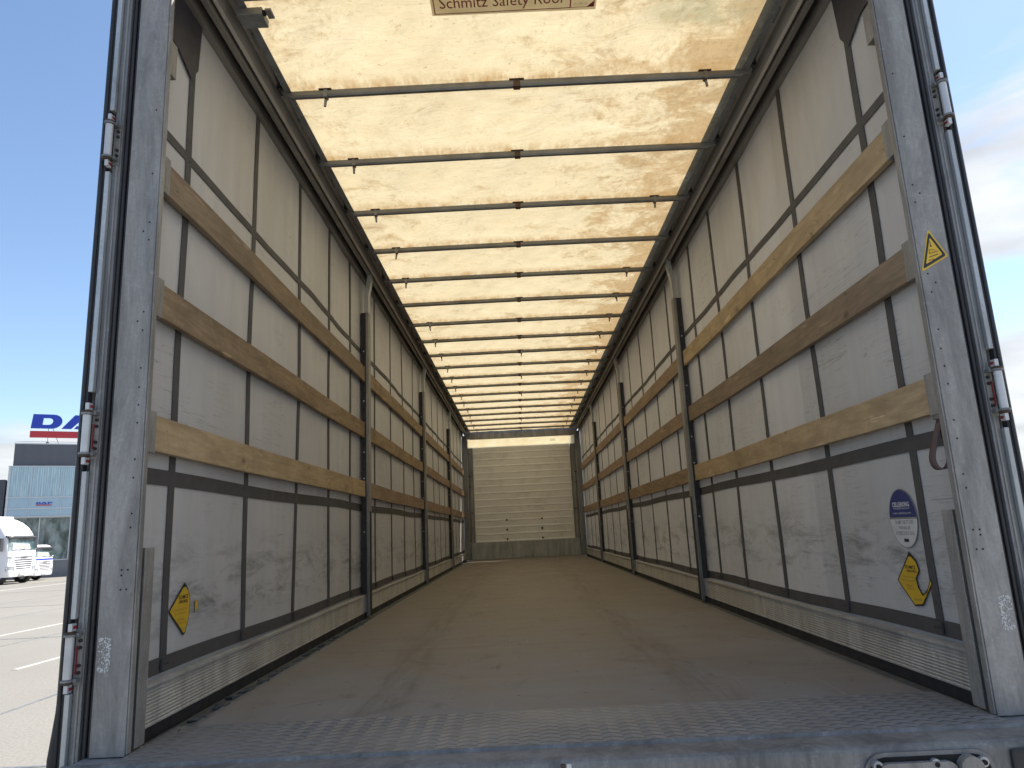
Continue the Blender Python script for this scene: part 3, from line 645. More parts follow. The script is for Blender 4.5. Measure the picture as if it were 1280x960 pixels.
# rear posts, seals, pockets, doors, hinges
for s_ in (-1, 1):
    b = MB()
    b.box(s_ * 1.200, s_ * 1.298, -0.12, -0.085, 0.0, 2.8, 'galv')
    b.box(s_ * 1.1945, s_ * 1.1995, -0.117, -0.099, 0.004, 2.66, 'galv')                      # inner flange
    b.box(s_ * 1.265, s_ * 1.298, -0.084, 0.02, 0.0, 2.8, 'galv_dark')
    for z in [1.10, 1.04, 0.985, 0.93, 0.82, 0.765, 0.66, 0.62, 0.50, 0.445, 1.22, 1.28, 1.52, 1.58, 1.75, 1.98]:
        b.tube([(s_ * (1.222 + rnd(-.002, .002)), -0.1185, z), (s_ * 1.222, -0.1208, z)], 0.0028, 'hole', 8)
    for z in (0.50, 0.485, 0.445, 1.25, 1.55): b.tube([(s_ * 1.240, -0.1185, z), (s_ * 1.240, -0.1208, z)], 0.0028, 'hole', 8)
    b.box(s_ * 1.330, s_ * 1.356, -0.118, 0.02, -0.14, 2.8, 'galv_dark')
    b.box(s_ * 1.3385, s_ * 1.344, -0.1215, -0.117, -0.10, 2.8, 'galv')
    post = b.build('rear_post', T, bevel=0.003)
    b = MB()
    b.box(s_ * 1.2985, s_ * 1.3295, -0.098, 0.0, -0.14, 2.8, 'dark')
    b.tube([(s_ * 1.306, -0.102, -0.13), (s_ * 1.306, -0.102, 2.78)], 0.0065, 'rubber', 8); b.tube([(s_ * 1.321, -0.104, -0.13), (s_ * 1.321, -0.104, 2.78)], 0.0065, 'rubber', 8)
    b.build('rubber_seal', post)
    # worn label remains
    b = MB(); random.seed(3)
    for k in range(260):
        u = rnd(1.257, 1.292); z = rnd(0.222, 0.315)
        if (u > 1.268 and 0.24 < z < 0.30 and rnd(0, 1) < 0.55): continue
        r = rnd(0.0008, 0.0028); pts = [(u + r * rnd(.6, 1) * math.cos(t), z + 1.4 * r * rnd(.6, 1) * math.sin(t)) for t in [i * math.pi / 3 for i in range(6)]]
        b.flat([(s_ * p[0], p[1]) for p in pts], (0, -0.1204 - k * 0.000004, 0), (1, 0, 0), (0, 0, 1), (0, -1, 0), 0.0003, 'white_vinyl')
    b.build('worn_label', post, label='scratched remains of a white label')
    # slat pockets on the post (one empty, high up)
    for z in (2.25, 1.8024, 1.3649, 0.9189):
        b = MB(); h = 0.066
        b.box(s_ * 1.231, s_ * 1.2355, -0.062, 0.012, z - h, z + h, 'galv'); b.box(s_ * 1.236, s_ * 1.264, -0.062, -0.058, z - h, z + h, 'galv_dark')
        b.box(s_ * 1.236, s_ * 1.264, -0.057, 0.012, z - h, z - h + 0.004, 'galv'); b.build('slat_pocket', post, bevel=0.001)
    b = MB(); b.box(s_ * 1.2075, s_ * 1.250, -0.060, -0.052, 0.004, 0.56, 'galv_dark'); b.box(s_ * 1.202, s_ * 1.207, -0.064, -0.01, 0.004, 0.56, 'galv')
    b.build('corner_gusset', post, bevel=0.002)
    if s_ > 0:
        def tri(k):
            P_ = [Vector((1.244, 1.428)), Vector((1.2935, 1.335)), Vector((1.2025, 1.286))]; c = (P_[0] + P_[1] + P_[2]) / 3; r = []
            for i in range(3):
                for j in (0.06, -0.06):
                    q = P_[(i - 1) % 3] if j > 0 else P_[(i + 1) % 3]
                    p = P_[i] + (q - P_[i]) * 0.05; r.append(tuple(c + (p - c) * k))
            return r
        b = MB(); b.flat(tri(1.0), (0, -0.1205, 0), (1, 0, 0), (0, 0, 1), (0, -1, 0), 0.0004, 'yellow'); b.flat(tri(0.86), (0, -0.1211, 0), (1, 0, 0), (0, 0, 1), (0, -1, 0), 0.0004, 'black_ink')
        b.flat(tri(0.62), (0, -0.1217, 0), (1, 0, 0), (0, 0, 1), (0, -1, 0), 0.0004, 'yellow')
        for (xa, za_, xb, zb_, r) in ((1.243, 1.385, 1.244, 1.368, .0011), (1.240, 1.371, 1.244, 1.367, .0008), (1.248, 1.371, 1.244, 1.367, .0008), (1.236, 1.345, 1.262, 1.352, .0010), (1.236, 1.345, 1.236, 1.358, .0007), (1.236, 1.358, 1.255, 1.356, .0007), (1.234, 1.333, 1.262, 1.342, .0012), (1.230, 1.322, 1.246, 1.326, .0010)):
            b.tube([(xa, -0.1222, za_), (xb, -0.1222, zb_)], r, 'black_ink', 5)
        b.build('warning_triangle', post, label='yellow triangular warning sticker with black border')
    # door, folded back along the side
    b = MB(); b.box(s_ * 1.374, s_ * 1.402, -0.105, 1.15, -0.30, 2.74, 'white_paint'); d = b.build('rear_door', T, bevel=0.003)
    b = MB(); pr = [(1.372, -0.128), (1.392, -0.128), (1.398, -0.122), (1.398, -0.106), (1.372, -0.106)]
    b.prism([(s_ * a, c) for a, c in pr], 'z', -0.30, 2.74, 'rubber'); b.tube([(s_ * 1.384, -0.130, -0.30), (s_ * 1.384, -0.130, 2.74)], 0.0045, 'dark', 8)
    b.tube([(s_ * 1.392, -0.118, -0.30), (s_ * 1.397, -0.118, 0.0), (s_ * 1.388, -0.118, 0.12), (s_ * 1.386, -0.118, 0.3)], [0.016, 0.016, 0.012, 0.006], 'rubber', 10)
    b.build('rubber_seal', d)
    b = MB()
    for za_, zb_ in ((1.98, 2.74), (1.03, 1.76), (0.37, 0.79), (-0.28, 0.17)): b.box(s_ * 1.357, s_ * 1.3715, -0.132, -0.10, za_, zb_, 'galv_light')
    b.build('hinge_strip', d, bevel=0.002)
    for zc_ in (1.86, 0.90, 0.268):
        b = MB(); X, Yh = s_ * 1.3575, -0.148
        b.tube([(X, Yh, zc_ - 0.056), (X, Yh, zc_ + 0.056)], 0.0115, 'white_tube', 14)
        for e in (-1, 1):
            b.tube([(X, Yh, zc_ + e * 0.057), (X, Yh, zc_ + e * 0.063)], 0.0165, 'galv_dark', 14); b.tube([(X, Yh, zc_ + e * 0.0645), (X, Yh, zc_ + e * 0.069)], 0.0145, 'rust', 14)
            b.box(s_ * 1.335, s_ * 1.352, -0.145, -0.118, zc_ + e * 0.061 - 0.005, zc_ + e * 0.061 + 0.005, 'galv_dark')
            b.box(s_ * 1.350, s_ * 1.361, -0.156, -0.135, zc_ + e * 0.071, zc_ + e * 0.092, 'white_tube'); b.box(s_ * 1.3475, s_ * 1.3498, -0.150, -0.137, zc_ + e * 0.078, zc_ + e * 0.086, 'red')
        b.box(s_ * 1.3345, s_ * 1.3555, -0.1235, -0.1185, zc_ - 0.075, zc_ + 0.075, 'galv')
        for dz in (-0.043, -0.024, 0.024, 0.043): b.tube([(s_ * 1.3405, -0.122, zc_ + dz), (s_ * 1.3405, -0.130, zc_ + dz)], 0.005, 'dark', 8)
        if zc_ < 1.5: b.box(s_ * 1.3438, s_ * 1.3445, -0.138, -0.13, zc_ - 0.045, zc_ + 0.03, 'red')
        b.build('hinge', d, bevel=0.001)
# header beam over the opening
b = MB(); b.box(-1.30, 1.30, -0.12, 0.0, 2.66, 2.80, 'galv'); b.build('rear_header', T, bevel=0.004)

# cant rails
for s_ in (-1, 1):
    y0, y1 = 0.021, YH + 0.05
    b = MB()
    b.box(s_ * 1.246, s_ * 1.30, y0, y1, 2.595, 2.72, 'rail')
    b.box(s_ * 1.218, s_ * 1.2455, y0, y1, 2.70, 2.72, 'hole')
    b.prism([(s_ * a, c) for a, c in [(1.217, 2.72), (1.217, 2.615), (1.212, 2.608), (1.192, 2.608), (1.187, 2.615), (1.187, 2.72)]], 'y', y0, y1, 'rail')
    b.box(s_ * 1.178, s_ * 1.1865, y0, y1, 2.645, 2.72, 'hole')
    b.box(s_ * 1.082, s_ * 1.31, -0.1, YH + 0.08, 2.7225, 2.730, 'white_paint')  # unseen cover added over the rail to block sun leaks
    cr_ = b.build('cant_rail', T)
    b = MB(); b.prism([(s_ * a, c) for a, c in [(1.177, 2.72), (1.177, 2.622), (1.170, 2.616), (1.158, 2.622), (1.150, 2.69), (1.128, 2.702), (1.128, 2.72)]], 'y', y0, y1, 'rail_lit'); b.build('rail_face', cr_)
    b = MB(); b.box(s_ * 1.084, s_ * 1.1275, y0, y1, 2.708, 2.720, 'hole'); b.box(s_ * 1.060, s_ * 1.090, y0, 12.62, 2.622, 2.626, 'galv_dark'); b.box(s_ * 1.0865, s_ * 1.090, y0, 12.62, 2.6265, 2.707, 'hole'); b.build('roof_track', cr_)
    # folding linkage between the bows
    b = MB()
    for k in range(-1, 19):
        yb = B0 + k * BS
        for a0, a1, w0 in ((yb, yb + BS / 2, 0.0), (yb + BS / 2, yb + BS, 0.0)):
            if a0 < 0.05 or a1 > 12.7: continue
            za_ = 2.648 if a0 == yb else 2.664; zb_ = 2.664 if a0 == yb else 2.648
            b.tube([(s_ * 1.098, a0 + 0.03, za_), (s_ * 1.108, a1 - 0.03, zb_)], 0.006, 'dark', 6)
        if yb + BS / 2 < 12.6: b.box(s_ * 1.092, s_ * 1.122, yb + BS / 2 - 0.04, yb + BS / 2 + 0.045, 2.662, 2.672, 'galv_dark')
    b.build('folding_linkage', cr_)

# roof bows: one prototype, then copies
def mk_bow(yb):
    b = MB(); pts = [(x, yb, 2.612 + 0.004 * math.cos(x * 1.5)) for x in [-1.062 + 2.124 * i / 16 for i in range(17)]]
    h, wv = 0.017, 0.014
    vs = []; fs = []
    sec = [(-wv, -h * .5), (-wv * .6, -h), (wv * .6, -h), (wv, -h * .5), (wv, h * .6), (wv * .6, h), (-wv * .6, h), (-wv, h * .6)]
    for p in pts:
        for a, c in sec: vs.append((p[0], p[1] + a, p[2] + c))
    for i in range(16):
        for k in range(8): fs.append((i * 8 + k, i * 8 + (k + 1) % 8, (i + 1) * 8 + (k + 1) % 8, (i + 1) * 8 + k))
    b.add(vs, fs, 'bow', False)
    o = b.build('roof_bow', T, origin=(0, yb, 2.61))
    for s_ in (-1, 1):
        b = MB(); b.tube([(s_ * 1.056, yb, 2.612), (s_ * 1.095, yb, 2.625)], [0.015, 0.011], 'galv_dark', 10); b.tube([(s_ * 1.088, yb - 0.014, 2.628), (s_ * 1.088, yb + 0.014, 2.628)], 0.019, 'galv_dark', 12)
        b.box(s_ * 1.092, s_ * 1.124, yb - 0.03, yb + 0.03, 2.635, 2.66, 'dark'); b.build('end_carriage', o)
    b = MB(); b.box(-0.016, 0.016, yb - 0.0155, yb + 0.0155, 2.596, 2.633, 'rust'); b.box(-0.035, 0.035, yb - 0.02, yb + 0.02, 2.6305, 2.634, 'rust'); b.build('centre_clamp', o)
    return o
def mk_hook(o, yb, x, lng):
    b = MB(); b.box(x - 0.009, x + 0.009, yb - 0.0155, yb + 0.0155, 2.59, 2.632, 'galv_dark'); b.box(x - 0.032, x + 0.028, yb - 0.019, yb + 0.019, 2.629, 2.6325, 'rust')
    z = 2.592
    b.tube([(x, yb, z), (x + rnd(-.006, .006), yb - 0.002, z - lng * 1.25), ], [0.0075, 0.006], 'galv_dark', 8); b.tube([(x, yb, z - 0.004), (x, yb, z - 0.012)], 0.008, 'rust', 8)
    b.build('tie_hook', o)
bow0 = mk_bow(B0); bows = [bow0]
for k in range(1, 19):
    c = copytree(bow0, T); c.location = Vector((0, B0 + k * BS, 2.61)) - Vector(T['_o']); bows.append(c)
c = copytree(bow0, T); c.location = Vector((0, B0 - BS, 2.61)) - Vector(T['_o'])
for k, o in enumerate(bows):
    yb = B0 + k * BS
    # the hooks hang in slightly different places, so each is its own mesh
    o['_o'] = (0, yb, 2.61)
    if k not in (5,): mk_hook(o, yb, -0.91 + rnd(-.02, .02), 0.036)
    if k not in (1, 3): mk_hook(o, yb, 0.89 + rnd(-.02, .02), 0.03)
    if k >= 7 and k % 2 == 0: mk_hook(o, yb, 0.02, 0.03)

# roof tarpaulin
b = MB(); nx_, ny_ = 60, 480; vs = []; fs = []; ya, yb_ = 0.0, 12.66
for j in range(ny_ + 1):
    y = ya + (yb_ - ya) * j / ny_; ph = ((y - B0) / BS) % 1.0; arch = math.sin(math.pi * ph)
    for i in range(nx_ + 1):
        x = -1.085 + 2.17 * i / nx_
        z = 2.6315 + 0.004 * math.cos(x * 1.5) + 0.018 * arch + 0.004 * arch * math.sin(x * 9 + y * 4.1) + 0.003 * arch * math.sin(x * 17 - y * 11) + 0.002 * arch * math.sin(x * 31 + y * 17 + 3 * math.sin(y * 2))
        vs.append((x, y, z))
for j in range(ny_):
    for i in range(nx_):
        a = j * (nx_ + 1) + i; fs.append((a, a + 1, a + nx_ + 2, a + nx_ + 1))
b.add(vs, fs, 'roof', True); roof = b.build('roof_tarpaulin', T)
# label stuck under the roof, read from the doors looking up
b = MB(); U, V_, Nn = (1, 0, 0), (0, -1, 0), (0, 0, -1); zl = 2.626
ph0 = 0
b.flat([(-.340, -.293), (.325, -.299), (.325, -.10), (-.340, -.10)], (0, 0, zl), U, V_, Nn, 0.0006, 'label')
def bar(x0, x1, y0, y1, m_='red_ink', d=0.0010): b.flat([(x0, -y1), (x1, -y1), (x1, -y0), (x0, -y0)], (0, 0, zl - d), U, V_, Nn, 0.0003, m_)
bar(-.330, .222, .281, .285); bar(-.330, -.326, .11, .281); bar(.218, .223, .11, .281); bar(.223, .318, .281, .283); bar(.225, .318, .236, .2385); bar(.316, .318, .11, .28)
b.text('Schmitz Safety Roof', (-.055, .234, zl), U, V_, Nn, 0.0012, 0.50, 'red_ink', .080, 0.0)
b.flat([(.288, -.281), (.3155, -.281), (.3155, -.250)], (0, 0, zl - .001), U, V_, Nn, 0.0003, 'red_ink')
b.text('EN 12642 - XL', (.262, .262, zl), U, V_, Nn, 0.0012, .05, 'grey_ink', .010); b.text('Schmitz Cargobull', (.265, .228, zl), U, V_, Nn, 0.0012, .08, 'red_ink', .010)
b.build('roof_sign', roof, label='cream label with dark red lettering under the roof')
# bracket at the rear end of the left track
b = MB(); b.box(-1.10, -1.0, 0.19, 0.27, 2.59, 2.622, 'galv_dark'); b.tube([(-1.0, 0.205, 2.605), (-0.99, 0.205, 2.605)], 0.012, 'hole', 10); b.box(-0.99, -0.965, 0.19, 0.24, 2.605, 2.615, 'rail'); b.build('roof_bracket', T, bevel=0.002)

# headboard
b = MB()
b.box(-1.045, 1.035, YH, YH + 0.04, 0.35, 2.335, 'board_white')
hb = b.build('headboard', T)
b = MB(); z = 0.37
for i in range(14):
    zz = 0.362 + i * 0.1425
    if zz > 2.3: break
    b.prism([(YH - 0.0005, zz - 0.018), (YH - 0.007, zz - 0.012), (YH - 0.007, zz + 0.012), (YH - 0.0005, zz + 0.018)], 'x', -1.035, 1.025, 'rib')
b.build('panel_rib', hb)
b = MB()
for x in (-0.378, 0.362):
    for z in (0.784, 0.585, 0.39): b.tube([(x, YH, z), (x, YH - 0.014, z)], 0.021, 'dark', 10)
b.build('bolt', hb)
b = MB(); b.box(-1.135, 1.13, YH - 0.05, YH - 0.0075, 0.0, 0.345, 'kick'); b.build('kick_plate', hb, bevel=0.004)
b = MB(); b.box(-1.22, 1.22, YH - 0.028, YH - 0.018, 2.335, 2.52, 'glow'); b.text('DN', (.68, YH - 0.029, 2.43), (1, 0, 0), (0, 0, 1), (0, -1, 0), .0005, .09, 'brown_ink', .05); b.build('sun_band_strip', hb, label='cream translucent strip standing in for a band of sunlight')  # translucent strip added to show the sunlight band above the panel
b = MB(); b.box(-1.175, 1.175, YH - 0.19, YH - 0.10, 2.505, 2.645, 'galv'); b.box(-1.09, 1.08, YH - 0.20, YH - 0.095, 2.497, 2.504, 'galv_dark'); b.box(-1.25, 1.25, YH - 0.20, YH - 0.06, 2.66, 2.80, 'galv'); b.build('front_crossmember', T, bevel=0.003)
for s_ in (-1, 1):
    b = MB()
    b.box(s_ * 1.15, s_ * 1.27, YH - 0.05, YH + 0.05, 0.0, 2.60, 'galv_dark'); b.box(s_ * 1.045, s_ * 1.149, YH - 0.012, YH + 0.03, 0.346, 2.334, 'galv_dark')
    b.box(s_ * 1.075, s_ * 1.115, YH - 0.03, YH - 0.013, 0.346, 1.75, 'galv'); b.box(s_ * 1.10, s_ * 1.155, YH - 0.035, YH - 0.0135, 1.72, 1.735, 'dark'); b.box(s_ * 1.10, s_ * 1.155, YH - 0.035, YH - 0.0135, 1.50, 1.515, 'dark')
    b.box(s_ * 1.05, s_ * 1.12, YH - 0.034, YH - 0.03, 0.95, 0.965, 'dark')
    b.tube([(s_ * 1.165, YH - 0.06, 0.25), (s_ * 1.165, YH - 0.06, 2.2)], 0.006, 'galv_light', 8)
    b.build('front_post', T, bevel=0.004)
b = MB(); b.box(-1.32, 1.32, YH + 0.06, YH + 0.1, -0.1, 2.32, 'white_paint'); b.build('front_wall', T)

# clutter in the left floor edge : tensioner clips
random.seed(11)
clip_par = MB(); clip_par.box(-1.235, -1.168, 0.05, 3.05, -0.0175, -0.014, 'dustcloth'); ch_ = clip_par.build('clip_channel', T)
for i in range(34):
    y = 0.12 + i * 0.084 + rnd(-.01, .01); x = -1.188 + rnd(-.008, .01); a = rnd(-.5, .5); b = MB()
    c_, s2 = math.cos(a), math.sin(a); P_ = [(-.026, -.022), (.022, -.028), (.028, .018), (-.012, .03)]
    q = [(x + p[0] * c_ - p[1] * s2, y + p[0] * s2 + p[1] * c_) for p in P_]; h = rnd(0.006, 0.024)
    top = [(p[0], p[1], -0.010 + h * (0.35 if k in (0, 3) else 1)) for k, p in enumerate(q)]; bot = [(p[0], p[1], -0.0145) for p in q]
    b.add(bot + top, [(3, 2, 1, 0), (4, 5, 6, 7), (0, 1, 5, 4), (1, 2, 6, 5), (2, 3, 7, 6), (3, 0, 4, 7)], 'dustcloth'); b.build('tensioner_clip', ch_, bevel=0.003)

# loose webbing loop hanging at the right post
b = MB(); pts = [(1.216, .835), (1.206, .80), (1.190, .755), (1.179, .715), (1.183, .688), (1.197, .680), (1.213, .690), (1.2185, .715), (1.2155, .76), (1.2125, .80), (1.211, .835)]
fine = []
for i in range(len(pts) - 1):
    p0 = Vector(pts[max(i - 1, 0)]); p1 = Vector(pts[i]); p2 = Vector(pts[i + 1]); p3 = Vector(pts[min(i + 2, len(pts) - 1)])
    for k in range(4):
        t = k / 4; fine.append(0.5 * ((2 * p1) + (-p0 + p2) * t + (2 * p0 - 5 * p1 + 4 * p2 - p3) * t * t + (-p0 + 3 * p1 - 3 * p2 + p3) * t ** 3))
fine.append(Vector(pts[-1])); vs = []; fs = []
for i, p in enumerate(fine):
    d = (fine[min(i + 1, len(fine) - 1)] - fine[max(i - 1, 0)]).normalized(); nn = Vector((-d.y, d.x)) * 0.0016; w2 = 0.020
    for (e, yy) in ((1, -.06 - w2), (1, -.06 + w2 * .6), (-1, -.06 + w2 * .6), (-1, -.06 - w2)): q = p + nn * e; vs.append((q.x, yy + 0.012 * math.sin(i * .15), q.y))
for i in range(len(fine) - 1):
    for k in range(4): fs.append((i * 4 + k, i * 4 + (k + 1) % 4, i * 4 + 4 + (k + 1) % 4, i * 4 + 4 + k))
b.add(vs, fs, 'maroon_strap', True); b.box(1.205, 1.222, -0.082, -0.045, 0.832, 0.846, 'galv_dark')
tag(b.build('webbing_loop', origin=(1.2, -0.06, 0.75)), 'faded maroon webbing strap loop hanging on the right rear post below the bottom slat', 'strap')

# ------------------------------------------------------------------ dealer building
def ext_mats():
    M['anthracite'] = simple('anthracite_cladding', (0.115, 0.125, 0.15), (0.10, 0.11, 0.13), 0.45, 0.2, scale=2, stretch=(1, 1, .2), bump=0.02)
    M['blinds'] = mat_blinds(); M['shop'] = mat_shopglass()
    M['pale_glass'] = simple('pale_blue_panel', (0.36, 0.52, 0.64), (0.30, 0.46, 0.58), 0.12, 0.0, scale=1, bump=0, spec=0.8)
    M['frame'] = simple('white_aluminium_frame', (0.62, 0.66, 0.70), (0.56, 0.60, 0.64), 0.4, 0.2, scale=3, bump=0)
    M['concrete'] = simple('grey_concrete', (0.24, 0.25, 0.26), (0.19, 0.20, 0.21), 0.85, scale=2)
    M['logo_blue'] = simple('blue_sign_face', (0.012, 0.055, 0.50), (0.012, 0.05, 0.45), 0.35, bump=0)
    M['logo_red'] = simple('red_sign_face', (0.52, 0.03, 0.05), (0.48, 0.03, 0.045), 0.35, bump=0)
    M['dark_glass'] = simple('dark_glass', (0.02, 0.03, 0.035), (0.03, 0.045, 0.05), 0.08, spec=0.8, bump=0)
    M['tyre'] = simple('black_tyre', (0.025, 0.025, 0.026), (0.035, 0.035, 0.035), 0.8, scale=12)
    M['rim'] = simple('silver_rim', (0.55, 0.56, 0.57), (0.45, 0.46, 0.47), 0.35, 0.6)
    M['truck_white'] = simple('white_lacquer', (0.83, 0.83, 0.85), (0.80, 0.80, 0.82), 0.22, bump=0, scale=2)
    M['truck_grey'] = simple('dark_grey_plastic', (0.06, 0.065, 0.075), (0.05, 0.05, 0.06), 0.4, bump=0)
    M['lamp'] = simple('headlamp_glass', (0.55, 0.58, 0.62), (0.4, 0.43, 0.47), 0.08, 0.3, bump=0, spec=0.8)
ext_mats()
RZ = math.atan2(0.484, 0.875)
BO = Vector((-37.3, 49.4, GZ))
# local frame: x along the facade, y into the building, z up from the yard
D = empty('dealership_building', tuple(BO), 'two-storey truck dealership with dark parapet and blue glass front behind the parked trucks', 'building', rz=RZ)
b = MB(); b.box(0.0, 15, 0.0, 12, 8.15, 9.76, 'anthracite'); b.box(-0.03, 15.03, -0.03, 12.03, 9.76, 9.84, 'frame'); b.build('parapet', D)
b = MB(); b.box(0.0, 15, 0.15, 12, 0, 8.14, 'concrete'); b.build('wall', D)
b = MB(); b.box(-0.2, 15, -0.25, 0.14, 4.45, 8.12, 'pale_glass')
gbx = b.build('glass_box', D)
b = MB()
for z in (4.40, 4.98, 5.80, 8.08): b.box(-0.22, 15.02, -0.30, -0.24, z - 0.035, z + 0.035, 'frame')
for i in range(9):
    x = -0.2 + (0.0 if i == 0 else 1.45 + (i - 1) * 1.95); wd = 0.14 if i == 0 else 0.035; b.box(x, x + wd, -0.305, -0.241, 4.4, 8.1, 'frame')
b.build('mullion', gbx)
for i in range(8):
    x0 = 0.0 if i == 0 else 1.49 + (i - 1) * 1.95; x1 = 1.45 + i * 1.95 - 0.02; b = MB(); b.box(max(x0, -0.03) + 0.02, min(x1, 14.9), -0.262, -0.2505, 5.86, 8.02, 'blinds'); b.build('window', gbx)
b = MB()
for i in range(8): b.box(0.05 + i * 1.95, 1.93 + i * 1.95, 0.02, 0.14, 1.25, 4.30, 'shop')
b.box(0, 15, -0.05, 0.14, 4.30, 4.38, 'frame')
for i in range(8): b.box(-0.03 + i * 1.95, 0.04 + i * 1.95, -0.02, 0.13, 1.2, 4.30, 'frame')
b.build('showroom_window', D)
b = MB(); b.box(0, 15, -0.12, 0.13, 0.0, 1.2, 'concrete'); b.box(0, 15, -0.16, 0.14, 1.2, 1.26, 'frame'); b.build('plinth', D)
# letters
def slant(pts, k=0.12, x0=0, z0=0, sc=1): return [((p[0] + p[1] * k) * sc + x0, p[1] * sc + z0) for p in pts]
def letter_D(sc, x0, z0, w_=1.9, h=1.06):
    outer = [(0, 0), (w_ * .68, 0)] + [(w_ * .68 + w_ * .32 * math.sin(a), h / 2 - h / 2 * math.cos(a)) for a in [math.pi * i / 10 for i in range(1, 10)]] + [(w_ * .68, h), (0, h)]
    inner = [(w_ * .36, h * .26), (w_ * .56, h * .26)] + [(w_ * .56 + w_ * .13 * math.sin(a), h / 2 - h * .24 * math.cos(a)) for a in [math.pi * i / 10 for i in range(1, 10)]] + [(w_ * .56, h * .74), (w_ * .36, h * .74)]
    return slant(outer, .1, x0, z0, sc), slant(inner, .1, x0, z0, sc)
def ring_letter(b, outer, inner, y0, y1, mat):
    # same point count, bridge with quads
    n = len(outer); vs = [(p[0], y0, p[1]) for p in outer] + [(p[0], y0, p[1]) for p in inner] + [(p[0], y1, p[1]) for p in outer] + [(p[0], y1, p[1]) for p in inner]; fs = []
    for i in range(n):
        j = (i + 1) % n; fs += [(i, j, n + j, n + i), (2 * n + j, 2 * n + i, 3 * n + i, 3 * n + j), (j, i, 2 * n + i, 2 * n + j), (n + i, n + j, 3 * n + j, 3 * n + i)]
    b.add(vs, fs, mat)
def daf(b, sc, x0, z0, y0, y1, bar=True, mat='logo_blue', mr='logo_red'):
    o_, i_ = letter_D(sc, x0, z0); ring_letter(b, o_, i_, y0, y1, mat)
    a0 = x0 + 1.92 * sc
    for P_ in ([(0, 0), (.62, 0), (1.33, .80), (1.6, 1.06), (.82, 1.06)], [(.80, 0.0), (.98, .24), (1.78, .24), (1.98, 0)], [(1.325, .80), (1.78, .24), (1.98, 0.0), (2.62, 0), (1.95, 1.06), (1.6, 1.06)]):
        b.prism([(a0 + p[0] * sc, z0 + p[1] * sc) for p in P_], 'y', y0, y1, mat)
    f0 = x0 + 4.75 * sc
    for P_ in ([(0, 0), (.6, 0), (.7, 1.06), (.1, 1.06)], [(.6, .78), (2.0, .78), (2.1, 1.06), (.63, 1.06)], [(.6, .36), (1.75, .36), (1.8, .60), (.62, .60)]):
        b.prism([(f0 + p[0] * sc, z0 + p[1] * sc) for p in P_], 'y', y0, y1, mat)
    if bar: b.prism([(x0 - .06 * sc, z0 - .66 * sc), (x0 + 6.6 * sc, z0 - .66 * sc), (x0 + 6.65 * sc, z0 - .22 * sc), (x0 - .02 * sc, z0 - .22 * sc)], 'y', y0, y1, mr)
SG = empty('rooftop_sign', tuple(BO + Vector((0, 0, 9.84))), 'large blue letters over a red bar on the dealership roof', 'sign', rz=RZ)
b = MB(); daf(b, 1.02, 0.86, 1.13, 0.0, 0.18, bar=False); b.build('letters', SG)
b = MB(); b.box(0.85, 7.6, -0.005, 0.185, 0.43, 0.93, 'logo_red'); b.build('underline', SG)
b = MB()
for x in (2.0, 4.3, 6.4): b.tube([(x, .09, 0), (x, .09, 1.2)], 0.018, 'dark', 6); b.tube([(x + .7, .5, 0), (x + .25, .1, 1.2)], 0.018, 'dark', 6); b.box(x - .08, x + .08, 0, .2, 0, .12, 'concrete')
b.tube([(0, .1, .12), (15, .1, .12)], .02, 'frame', 6); b.build('support', SG)
b = MB(); daf(b, 0.15, 1.66, 5.28, -0.275, -0.264); b.build('window_logo', D)
# low annex
AX = Matrix.Rotation(RZ, 4, 'Z')
A2 = empty('annex_building', tuple(BO + Vector((0, 0, 0))), 'low dark annex at the left edge beside the dealership', 'building', rz=RZ)
b = MB(); b.box(-18, -0.6, 2.0, 12, 3.4, 7.3, 'anthracite'); b.build('upper_wall', A2)
b = MB(); b.box(-17.9, -0.62, 2.1, 11.9, 0, 3.39, 'concrete'); b.build('lower_wall', A2)
b = MB(); b.box(-17, -1.2, 1.9, 2.08, 4.5, 6.4, 'dark_glass'); b.build('window_band', A2)

